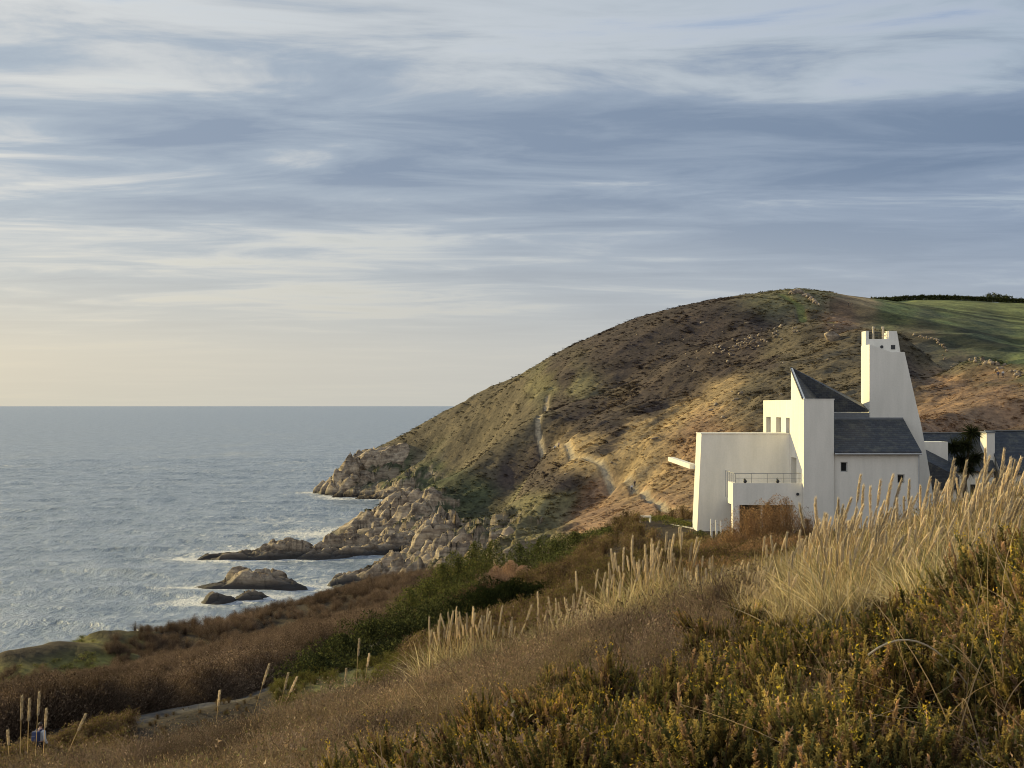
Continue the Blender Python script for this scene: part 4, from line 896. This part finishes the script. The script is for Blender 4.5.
for px, tip, lb in ((436,622,'sparse plume clump at the left side of the isolated pale group'),(449,614,'tall upright plume clump in the isolated pale group'),(462,616,'dense plume clump in the middle of the isolated pale group'),(476,613,'plume clump right of the middle of the isolated pale group'),(490,616,'plume clump with bright low leaves at the right of the isolated pale group'),(503,621,'short plume clump closing the right end of the isolated pale group')):
    plume_clump(px, tip-9, 51, 9, 'up', lb, 'isolated pale group of plume grass')
def stalk(bx, tx, ty, d, label):
    x = Xp(bx,d); g = gz(x,d); h = max(Zp(ty,d)-g,.7); sm, hm = STEMP['up'][0]
    t = empty('plume_stalk', (x,d,g)); tag(t, label, 'grass stalk', 'single plume stalks'); s = math.hypot(h, Xp(tx,d)-x)/1.9
    o = link('stem', sm, t); o.scale = (1.3,1.3,s); o.rotation_euler.y = math.atan2(Xp(tx,d)-x, h); link('seed_head', hm, o)
for a in [(12,5,730,43,'short plume stalk at the far left edge'),(20,19.5,695,43,'tall straight plume stalk, leftmost beside the walker'),(27,27,698,43,'thin plume stalk between the two tallest by the walker'),(34,37,691,43,'tallest plume stalk touching the walker on the left'),(42,44,708,43,'plume stalk crossing in front of the backpack'),(56,84,713,43,'plume stalk leaning strongly right beside the walker'),
          (214,218,690,50,'small upright plume stalk at the edge of the path shadow'),(244,268,663,51,'long plume stalk leaning right over the shaded path'),(274,287,672,52,'plume stalk leaning right, first of the pair by the green bank'),(270,296,676,51,'most slanted plume stalk of the pair by the green bank'),(355,358,638,54,'tall plume stalk standing before the evergreen bush bank'),(362,368,653,54,'short plume stalk right of the tall one before the evergreen bank'),(512,531,604,50,'single plume stalk leaning right past the round black bush'),(343,345,668,52,'tiny plume stalk in the green grass bank'),(985,985,446,36,'tallest plume stalk before the cottage chimney')]: stalk(*a)

# ------------------------------------------------------------------ ground cover
def sample(n_, r0, r1, tmax=.36, pw=0.):
    th = rng.uniform(-tmax, tmax, n_); r = np.exp(rng.uniform(math.log(r0), math.log(r1), n_)); x = r*np.sin(th); y = r*np.cos(th); return x, y
RIDGE = [(-600,42),(0,47),(200,55),(400,57),(520,54),(600,52),(740,44),(1024,44),(2000,44)]
GORSEL = [(-500,1400),(150,1000),(300,850),(400,790),(470,745),(560,712),(640,680),(700,645),(780,618),(900,608),(960,592),(1024,575),(2000,300)]
def info(x, y):
    z = hgt(x, y); px = 512+x/y*F; py = HY+(EYE-z)/y*F; return z, px, py
def rots(n_, t=.15): return np.stack([rng.normal(0,t,n_),rng.normal(0,t,n_),rng.uniform(0,6.28,n_)],1)
def sc3(s, vz=.2): return np.stack([s,s,s*(1+rng.uniform(-vz,vz,len(s)))],1)
# a) heather, bracken and twigs on the spur
x, y = sample(52000, 6.2, 62, .40)
keep = rng.uniform(size=len(x)) < np.clip((np.hypot(x,y)/24)**1.0, .12, 1); x, y = x[keep], y[keep]
z, px, py = info(x, y); rd = np.interp(px, [a for a,_ in RIDGE],[b for _,b in RIDGE]); gl_y = np.interp(px,[a for a,_ in GORSEL],[b for _,b in GORSEL])
isg = (py + fbm(x/3,y/3,3,91)*30) > gl_y
ok = (y < rd+6) & ~(isg & (rng.uniform(size=len(x)) < .93)) & (isg | (vnoise(x/.8,y/.8,106) > .22))
x, y, z, px = x[ok], y[ok], z[ok], px[ok]; n_ = len(x)
tn = np.array([.9,.87,.85])*(.4+.95*vnoise(x/2.0,y/2.0,92))[:,None]*rng.uniform(.75,1.25,(n_,1))
gr = sstep(.5,.8,vnoise(x/4,y/4,93)+.25*vnoise(x,y,94))[:,None]; tn = tn*(1-gr*.6)+np.array([1.35,1.3,1.0])*gr*.6
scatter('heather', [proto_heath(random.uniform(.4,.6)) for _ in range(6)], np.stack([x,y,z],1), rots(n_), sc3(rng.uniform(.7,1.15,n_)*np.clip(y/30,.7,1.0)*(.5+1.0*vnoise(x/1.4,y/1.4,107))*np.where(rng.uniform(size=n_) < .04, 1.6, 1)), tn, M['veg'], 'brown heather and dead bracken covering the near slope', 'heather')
# b) gorse
x, y = sample(7500, 5.8, 34, .42); mnd0 = vnoise(x/1.15+7,y/1.15,95)*.75+vnoise(x/.45,y/.45,105)*.25; z, px, py = info(x, y); gl_y = np.interp(px,[a for a,_ in GORSEL],[b for _,b in GORSEL])
keep = ((py + fbm(x/3,y/3,3,91)*30) > gl_y) & (rng.uniform(size=len(x)) < np.clip((np.hypot(x,y)/15)**1.3,.28,1)) & (mnd0 > .49) & ((px > 330) | (np.hypot(x,y) > 14))
x, y, z = x[keep], y[keep], z[keep]; n_ = len(x); mnd = (mnd0[keep]-.46)/.54
tn = (.5+.75*vnoise(x/1.6,y/1.6,96))[:,None]*np.array([1.12,1.05,1.0])
ru = sstep(.62,.8,vnoise(x/2.2+3,y/2.2,97))[:,None]; tn = tn*(1-ru)+np.array([1.15,1.0,.9])*ru
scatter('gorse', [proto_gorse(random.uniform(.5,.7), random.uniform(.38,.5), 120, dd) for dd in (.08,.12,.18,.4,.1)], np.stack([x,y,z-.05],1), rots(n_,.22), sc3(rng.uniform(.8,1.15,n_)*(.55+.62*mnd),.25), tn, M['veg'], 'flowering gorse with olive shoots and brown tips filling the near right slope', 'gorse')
# c) straw grass filling the plume band
def proto_straw(h=.8):
    k = 70; b = np.concatenate([rng.normal(0,.16,(k,2)), np.zeros((k,1))-.05],1); d = unit_up(k,.4)
    return ribbons(b, d, rng.uniform(.5,1.2,k)*h, rng.uniform(.012,.028,k), (d*np.array([1,1,0]))*1.8+rng.normal(0,.5,(k,3)), 5, 1, pick(STR,k)*.8, pick(STR,k))
x, y = sample(16000, 24, 56, .38); z, px, py = info(x, y)
lo = np.interp(px,[400,430,520,560,640,740,800,900,1024],[700,668,655,640,618,605,596,585,560]); hi = np.interp(px,[400,520,640,740,1024],[640,625,590,560,480])
ok = (py < lo + fbm(x/2,y/2,3,98)*18) & (px > 425) & (y < 53) & (rng.uniform(size=len(x)) < np.interp(px,[425,520,560,700,780],[.25,.12,.35,.6,1]))
x, y, z = x[ok], y[ok], z[ok]; n_ = len(x)
scatter('straw_grass', [proto_straw() for _ in range(4)], np.stack([x,y,z],1), rots(n_,.15), sc3(rng.uniform(.6,1.25,n_),.3), np.array([1,.98,.9])*(rng.uniform(.6,1.15,(n_,1))*(.6+.7*vnoise(x/1.3,y/1.3,108))[:,None]), M['strawstuff'], 'dry straw-coloured grass between the plume clumps', 'grass')
# d) brown thorn scrub on the shelf above the sea, and the low scrub right of the path
def proto_scrub(h, r, pal, nl=700, size=.11, tw=110): return dome_leaves(nl, h, r, size, pal, .45, tw, BARE)
x, y = sample(26000, 58, 262, .40)
xp = np.interp(y, _np[:,1], _np[:,0]); z, px, py = info(x, y)
pd = seg_dist(x, y, _np)
left = (x < xp) & (pd > 2.6) & (px < np.interp(y,[100,128,150,260],[900,470,500,560]))
ledge = (z < EYE-27.0) & (px < 95) & (y > 168)
ok = left & (y < np.interp(px,[0,60,100,118,160,300],[168,170,178,192,206,300])) & (z > EYE-30.2-.8*(px > 105)) & ~ledge & ~((px < 118+20*fbm(x/5,y/5,2,67)) & (y > 172)) & (rng.uniform(size=len(x)) < .95)
xa, ya, za = x[ok], y[ok], z[ok]; n_ = len(xa)
hs = rng.uniform(.75,1.15,n_)*(.62+.7*vnoise(xa/9,ya/6,99))*np.interp(pd[ok],[3,12],[.95,.55])
scatter('thorn_scrub', [proto_scrub(2.0,2.2,BARE,1300,.085,170) for _ in range(4)], np.stack([xa,ya,za-.1],1), rots(n_,.1), sc3(hs,.15), np.array([1,.95,.9])*(.65+.7*vnoise(xa/7,ya/7,100))[:,None], M['veg'], 'brown leafless thorn scrub covering the shelf above the sea', 'scrub')
ok = ~left & (pd > 1.7) & (y > 50) & (y < 136) & (x > xp) & (rng.uniform(size=len(x)) < np.where(px < 130, .95, .45)) & ~((np.abs(x-20.5) < 11) & (y > 106) & (y < 128)) & (y > np.interp(px,[a for a,_ in RIDGE],[b for _,b in RIDGE]))
xa, ya, za, pa, pya = x[ok], y[ok], z[ok], px[ok], py[ok]; n_ = len(xa)
gbank = (np.hypot(pa-340,(pya-690)*1.3) < 75)
tn = np.where(gbank[:,None], np.array([[1.05,1.2,.6]]), np.array([[1.1,1.0,.8]]))*(.7+.6*vnoise(xa/5,ya/5,101))[:,None]
s = np.where(gbank, .22, np.where(pa < 130, .36, np.where(pa < 300, .11, .42)))*rng.uniform(.8,1.3,n_)
scatter('rough_grass', [proto_scrub(2.0,1.7,BARE+[(.16,.15,.05,3)],600,.16,80) for _ in range(3)], np.stack([xa,ya,za-.05],1), rots(n_,.1), sc3(s,.2), tn, M['veg'], 'rough green and brown grass on the bank between the ridge and the path', 'grass')
ok = ledge & (z > 8); xa, ya, za = x[ok], y[ok], z[ok]; n_ = len(xa)
scatter('cliff_turf', [proto_scrub(1,1.6,[(.22,.21,.07,2),(.14,.15,.05,1)],250,.2,10)], np.stack([xa,ya,za-.1],1), rots(n_,.1), sc3(rng.uniform(.3,.6,n_),.2), np.ones((n_,3)), M['veg'], 'green cliff turf on the ledge beyond the brown scrub', 'grass')
# e) tussocks and heather on the headland
x, y = sample(90000, 215, 900, .345); z, px, py = info(x, y)
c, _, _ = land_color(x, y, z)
pdh = np.minimum(seg_dist(x,y,_hp), seg_dist(x,y,_sp)); field = (px > 835) & (y > 590)
slope_ok = (z > 5+3*vnoise(x/10,y/10,102)) & ~field & (pdh > 1.7)
ok = slope_ok & (rng.uniform(size=len(x)) < np.clip(.35+.9*vnoise(x/14,y/14,103),0,1)) & ~((np.abs(x-50) < 16) & (y < 170))
x, y, z, c, px = x[ok], y[ok], z[ok], c[ok], px[ok]; n_ = len(x)
def proto_tuss():
    return dome_leaves(46, 1., 1.0, .55, [(1.1,1.1,1.1,2),(.75,.75,.75,2),(1.4,1.35,1.2,1)], .35)
s = rng.uniform(.25,.6,n_)*np.clip(y/450,.7,1.3)*(1+.7*(vnoise(x/11,y/11,104) > .66)); 
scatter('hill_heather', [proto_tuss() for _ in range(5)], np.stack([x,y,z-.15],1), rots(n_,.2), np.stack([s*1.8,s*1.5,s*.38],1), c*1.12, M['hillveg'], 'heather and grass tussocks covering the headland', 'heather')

# ------------------------------------------------------------------ long dead stems in the near right corner
def dead_stems(px, py, n_, label, seed):
    r = np.random.default_rng(seed); x, y = hit(px, py+60, 5); g = gz(x,y); k = n_
    b = np.concatenate([r.normal(0,.28,(k,2)), np.zeros((k,1))],1); b[:,0] += .1
    d = unit_up(k,.45); bend = np.stack([r.normal(0,1.0,k), r.normal(0,.5,k), -r.uniform(.2,1.5,k)],1)
    V,Q,c = ribbons(b, d, r.uniform(.8,1.6,k), r.uniform(.005,.010,k), bend, 9, .6, pick([(.42,.31,.19),(.3,.2,.12)],k), pick([(.5,.38,.24)],k))
    t = empty('dead_stems', (x,y,g)); tag(t, label, 'dead stems'); link('stalks', mesh_np('stalks',V,Q,M['straw'],c), t)
dead_stems(985, 720, 60, 'pale dead stems tangled in the bottom right corner', 1)
dead_stems(925, 745, 26, 'thin dead stems rising beside a dark gap in the gorse', 2)
dead_stems(1020, 640, 40, 'pale dead stems at the right edge above the corner tangle', 3)
def arch(px0, py0, px1, py1, d, hgt_, label):
    a = Vector((Xp(px0,d),d,Zp(py0,d))); b = Vector((Xp(px1,d),d+.2,Zp(py1,d))); mb = MB(); N_ = 14; P_ = []
    for i in range(N_+1): t = i/N_; v = a.lerp(b,t); v.z += hgt_*4*t*(1-t); P_.append(v)
    mb = tube_path([tuple(v) for v in P_], .006, .003, 5)
    tag(mb.build('bramble', M['clay'], origin=tuple(a)), label, 'bramble')
arch(868,655,1015,760,8.6,.28,'long pale bramble stem arching over the gorse at right')
arch(520,765,600,745,13,.22,'short pale bramble arch low in the middle foreground')
arch(800,765,850,768,8.5,.22,'small pale bramble loop at the bottom edge in the gorse')

# ------------------------------------------------------------------ people
def skin_mesh(name, verts, edges, radii, mat, sub=2, root=0):
    me = bpy.data.meshes.new(name); me.from_pydata([Vector(v) for v in verts], edges, []); o = bpy.data.objects.new(name, me); COL.objects.link(o)
    md = o.modifiers.new('s','SKIN'); md.use_smooth_shade = True
    for i, r in enumerate(radii): me.skin_vertices[0].data[i].radius = (r, r) if not isinstance(r, tuple) else r; me.skin_vertices[0].data[i].use_root = (i == root)
    o.modifiers.new('u','SUBSURF').levels = sub
    dg = bpy.context.evaluated_depsgraph_get(); m2 = bpy.data.meshes.new_from_object(o.evaluated_get(dg)); bpy.data.objects.remove(o); bpy.data.meshes.remove(me)
    m2.name = name; m2.materials.clear(); m2.materials.append(mat); return m2
def walker_meshes(stride=.26):
    # facing +y; joints
    Vb = [(0,0,.95),(0,.01,1.12),(0,.02,1.30),(0,.02,1.44),(0,.03,1.52),(0,.05,1.62),(0,.05,1.72),
          (.18,.02,1.40),(.27,-.04,1.13),(.29,.10,.90),(.30,.13,.82), (-.18,.02,1.40),(-.27,.08,1.13),(-.27,.28,.95),(-.27,.35,.90),
          (.09,0,.90),(.10,stride*.6,.50),(.10,stride*.35,.09),(.10,stride*.35+.16,.05), (-.09,0,.90),(-.10,-stride*.2,.49),(-.10,-stride*1.3,.13),(-.10,-stride*1.2+.12,.05)]
    Eb = [(0,1),(1,2),(2,3),(3,4),(4,5),(5,6),(3,7),(7,8),(8,9),(9,10),(3,11),(11,12),(12,13),(13,14),(0,15),(15,16),(16,17),(17,18),(0,19),(19,20),(20,21),(21,22)]
    Rb = [.12,.115,.13,.10,.05,.085,.08,.06,.045,.032,.035,.06,.045,.032,.035,.09,.058,.04,.035,.09,.058,.04,.035]
    body = (Vb,Eb,Rb)
    jk = ([Vb[0],Vb[1],Vb[2],Vb[3],Vb[7],Vb[8],Vb[9],Vb[11],Vb[12],Vb[13]],[(0,1),(1,2),(2,3),(3,4),(4,5),(5,6),(3,7),(7,8),(8,9)],[(.17,.15),(.155,.14),(.175,.15),(.13,.12),.085,.065,.05,.085,.065,.05])
    tr = ([Vb[0],Vb[15],Vb[16],(Vb[17][0],Vb[17][1],.14),Vb[19],Vb[20],(Vb[21][0],Vb[21][1],.18)],[(0,1),(1,2),(2,3),(0,4),(4,5),(5,6)],[.135,.11,.075,.055,.11,.075,.055])
    return body, jk, tr
bd, jk, tr = walker_meshes()
MEB = skin_mesh('person', *bd, M['skin']); MET = skin_mesh('trousers', *tr, M['darkcloth'])
def head_details(sc=1.):
    V, Fc = ico(3); hair = V*np.array([.088,.098,.10])+np.array([0,.035,1.675]); m_ = (hair[:,1] < .075) | (hair[:,2] > 1.72)
    f = Fc[m_[Fc].all(1)]; return mesh_np('hair', hair, f, M['hair'], smooth=True)
MEH = head_details()
# boots
def boots_mesh():
    mb = MB()
    for cx_, cy_ in ((.10,.09),(-.10,-.33)): mb.box(cx_-.05,cx_+.05,cy_-.09,cy_+.20,0,.09).box(cx_-.045,cx_+.045,cy_-.08,cy_+.04,.09,.18)
    return mb
def face(par):
    V, Fc = ico(2)
    for nm, loc, s, mt in (('nose',(0,.145,1.655),(.012,.018,.022),M['skin']),('eye',(.03,.128,1.685),(.011,.008,.008),M['dark']),('eye',(-.03,.128,1.685),(.011,.008,.008),M['dark']),('mouth',(0,.130,1.615),(.022,.008,.006),M['redcloth']),('ear',(.084,.045,1.665),(.012,.02,.03),M['skin']),('ear',(-.084,.045,1.665),(.012,.02,.03),M['skin'])):
        link(nm, mesh_np(nm, V*np.array(s)+np.array(loc), Fc, mt, smooth=True), par)
def hand(par, c, sgn):
    vs=[(0,0,.03),(0,.01,-.03),(0,.015,-.06)]; es=[(0,1),(1,2)]; rs=[(.02,.03),(.018,.034),(.014,.03)]
    me = skin_mesh('hand', [(c[0]+a,c[1]+b,c[2]+d) for a,b,d in vs], es, rs, M['skin'], 1); o = link('hand', me, par)
    for k, (dy, L) in enumerate(((-.027,.06),(-.009,.075),(.009,.07),(.026,.055))):
        p0 = Vector((c[0],c[1]+.015+dy,c[2]-.055)); m2 = skin_mesh('finger', [p0, p0+Vector((-.006*sgn,.002,-L*.5)), p0+Vector((-.02*sgn,.004,-L))], [(0,1),(1,2)], [.0085,.008,.0065], M['skin'], 1); link('finger', m2, o)
    p0 = Vector((c[0],c[1]+.035,c[2]-.01)); link('thumb', skin_mesh('thumb',[p0,p0+Vector((-.01*sgn,.03,-.02)),p0+Vector((-.015*sgn,.038,-.05))],[(0,1),(1,2)],[.011,.010,.008],M['skin'],1), o)
def person(x, y, rz, label, jmat, tmat, pack=None, detail=False, cap=None, group=None):
    g = gz(x, y); o = link('person', MEB, loc=(x,y,g)); o.rotation_euler.z = rz; tag(o, label, 'person', group)
    mj = skin_mesh('jacket', *jk, jmat, 2 if detail else 1); link('jacket', mj, o)
    mt = MET.copy(); mt.materials.clear(); mt.materials.append(tmat); link('trousers', mt, o); link('hair', MEH, o)
    b_ = boots_mesh().build('boots', M['dark'], o, bevel=.015, origin=(0,0,0))
    if detail: face(o); hand(o,(.30,.13,.80),1); hand(o,(-.27,.36,.88),-1)
    if pack:
        mb = MB().box(-.16,.16,-.34,-.13,1.02,1.44); t = mb.build('backpack', pack, o, bevel=.05, origin=(0,0,0))
        mb = MB().box(-.11,.11,-.40,-.345,1.06,1.26); mb.build('pocket', pack, t, bevel=.02, origin=(0,0,0))
        for s in (-1,1): MB().box(s*.11-.02,s*.11+.02,-.14,.16,1.42,1.50).build('strap', pack, t, bevel=.008, origin=(0,0,0))
    return o
person(Xp(40,67.0), 67.0, -.45, 'walker in a pale jacket with a dark blue backpack on the shaded path', M['jacketw'], M['darkcloth'], M['navy'], True)
hx = lambda px, py: hit(px, py, 250)
a = hx(556.5,450); person(a[0]-.5,a[1],.3,'tiny walker in a white top halfway up the hill path, left of the pair', M['jacketw'], M['darkcloth']); person(a[0]+.7,a[1]+.6,.2,'tiny walker in pale pink halfway up the hill path, right of the pair', M['redcloth'], M['darkcloth'])
a = hx(633,491); person(a[0]-.3,a[1],2.8,'tiny walker in a white jacket low on the hill path', M['jacketw'], M['darkcloth']); person(a[0]+.5,a[1]+1,2.9,'tiny walker in black beside the white-jacketed one low on the hill path', M['darkcloth'], M['darkcloth'])
a = hx(848.5,306.5); person(a[0],a[1],1.0,'tiny dark figure standing on the hilltop field edge above the tower', M['darkcloth'], M['darkcloth']); 
a = hx(852,306.8); person(a[0],a[1],.5,'tiny brown-clad figure just right of the dark one on the hilltop', M['wood'], M['darkcloth'])
a = hx(1003,378); person(a[0],a[1],.2,'tiny walker in a pale top below the stone wall at right', M['jacketw'], M['darkcloth']); person(a[0]-1.0,a[1]+.5,.4,'tiny walker in dark clothes below the stone wall at right', M['navy'], M['darkcloth'])
# markers beside the upper path
x, y = hit(497,391,250); g = gz(x,y); t = empty('waymark_post',(x,y,g)); tag(t,'small waymark post on the skyline where the path crests the headland','post')
MB().tube((0,0,-.2),(0,0,2.4),.10,.09,6).build('post', M['wood'], t, origin=(0,0,0)); MB().box(-.5,.5,-.12,-.07,1.8,2.2).build('board', M['wood'], t, origin=(0,0,0))
# ------------------------------------------------------------------ sky, sun, camera
w = bpy.data.worlds.new('World'); scene.world = w; w.use_nodes = True; nt = w.node_tree; nt.nodes.clear()
out = nt.nodes.new('ShaderNodeOutputWorld'); bg = nt.nodes.new('ShaderNodeBackground'); bg.inputs[1].default_value = .1
sky = nt.nodes.new('ShaderNodeTexSky'); sky.sky_type = 'NISHITA'; sky.sun_disc = False; sky.sun_elevation = SUN_EL; sky.sun_rotation = SUN_AZ
sky.air_density = 1.2; sky.dust_density = 2.0; sky.ozone_density = 1.0
tc = nt.nodes.new('ShaderNodeTexCoord'); sp = nt.nodes.new('ShaderNodeSeparateXYZ'); nt.links.new(tc.outputs['Generated'], sp.inputs[0])
zc = mth(nt, 'MAXIMUM', sp.outputs[2], 0.0)
zz = mth(nt, 'ADD', zc, .055)
cx = mth(nt, 'DIVIDE', sp.outputs[0], zz); cy = mth(nt, 'DIVIDE', sp.outputs[1], zz)
cb = nt.nodes.new('ShaderNodeCombineXYZ'); nt.links.new(cx, cb.inputs[0]); nt.links.new(cy, cb.inputs[1])
mp = nt.nodes.new('ShaderNodeMapping'); mp.inputs['Rotation'].default_value = (0,0,math.radians(6)); mp.inputs['Scale'].default_value = (.50,.85,1); mp.inputs['Location'].default_value = (3.1,1.7,0)
nt.links.new(cb.outputs[0], mp.inputs[0])
n1 = noise(nt, mp.outputs[0], .85, 5, .5, .5); n2 = noise(nt, mp.outputs[0], 2.3, 7, .6, .5); n3 = noise(nt, mp.outputs[0], .35, 3, .5)
dens = mth(nt, 'ADD', mth(nt, 'MULTIPLY', n1, .46), mth(nt, 'ADD', mth(nt, 'MULTIPLY', n2, .46), mth(nt, 'MULTIPLY', n3, .2)))
# clear sky behind the clouds: pale towards the sun and the horizon
azf = nt.nodes.new('ShaderNodeMapRange'); nt.links.new(sp.outputs[0], azf.inputs[0]); azf.inputs[1].default_value = .32; azf.inputs[2].default_value = -.38
gl = ramp(nt, [(0,(6.3,6.1,5.0)),(.06,(6.3,6.1,5.3)),(.13,(6.0,6.15,6.0)),(.25,(4.6,5.3,6.2)),(.5,(4.2,4.8,6.0)),(1,(3.6,4.4,6.0))], zc)
gr = ramp(nt, [(0,(5.0,5.2,5.4)),(.06,(4.0,4.5,5.3)),(.13,(3.2,3.9,5.2)),(.25,(2.9,3.7,5.3)),(.5,(3.6,4.3,5.8)),(1,(3.6,4.4,6.0))], zc)
clear = mixc(nt, gr.outputs[0], gl.outputs[0], azf.outputs[0])
clear = mixc(nt, clear, sky.outputs[0], .15)
cl_l = ramp(nt, [(.42,(9.0,8.5,7.2)),(.48,(6.4,6.4,6.2)),(.545,(4.1,4.7,5.3)),(.64,(2.8,3.4,4.3))], dens)
cl_r = ramp(nt, [(.42,(5.4,5.7,5.9)),(.475,(3.6,4.3,5.0)),(.535,(2.2,2.85,3.9)),(.63,(1.5,2.1,3.1))], dens)
cloud = mixc(nt, cl_r.outputs[0], cl_l.outputs[0], azf.outputs[0])
cover = nt.nodes.new('ShaderNodeMapRange'); nt.links.new(dens, cover.inputs[0]); cover.inputs[1].default_value = .40; cover.inputs[2].default_value = .50
lowf = nt.nodes.new('ShaderNodeMapRange'); nt.links.new(zc, lowf.inputs[0]); lowf.inputs[1].default_value = .03; lowf.inputs[2].default_value = .14
cf = mth(nt, 'MULTIPLY', cover.outputs[0], mth(nt, 'MULTIPLY_ADD', lowf.outputs[0], .9, .05))
col = mixc(nt, clear, cloud, cf)
# low sky behind the viewpoint, unseen, brightened as added fill for shaded walls
bk = nt.nodes.new('ShaderNodeMapRange'); nt.links.new(sp.outputs[1], bk.inputs[0]); bk.inputs[1].default_value = .1; bk.inputs[2].default_value = -.5
bz = nt.nodes.new('ShaderNodeMapRange'); nt.links.new(zc, bz.inputs[0]); bz.inputs[1].default_value = .8; bz.inputs[2].default_value = .25
col = mixc(nt, col, (7.6,7.7,7.9), mth(nt, 'MULTIPLY', bk.outputs[0], bz.outputs[0]))
nt.links.new(col, bg.inputs[0]); nt.links.new(bg.outputs[0], out.inputs[0])
sd = bpy.data.lights.new('sun', 'SUN'); sd.energy = 5.0; sd.angle = math.radians(.6); sd.color = (1, .80, .36)
so = bpy.data.objects.new('sun', sd); COL.objects.link(so); so.location = (-60, 20, 90)
sdir = Vector((math.sin(SUN_AZ)*math.cos(SUN_EL), math.cos(SUN_AZ)*math.cos(SUN_EL), math.sin(SUN_EL)))
so.rotation_euler = sdir.to_track_quat('Z', 'Y').to_euler()
cam = bpy.data.cameras.new('camera'); co = bpy.data.objects.new('camera', cam); COL.objects.link(co); scene.camera = co
cam.sensor_width = 36; cam.lens = 36*F/1024; cam.clip_start = .2; cam.clip_end = 90000; cam.shift_y = (HY-384)/1024
co.location = (0, 0, EYE); co.rotation_euler = (PI/2, 0, 0)
scene.view_settings.view_transform = 'Standard'; scene.view_settings.look = 'None'; scene.view_settings.exposure = .15; scene.view_settings.gamma = 1
scene.cycles.filter_width = 1.0; scene.cycles.pixel_filter_type = 'BLACKMAN_HARRIS'; scene.cycles.max_bounces = 5; scene.cycles.diffuse_bounces = 3; scene.cycles.transparent_max_bounces = 4
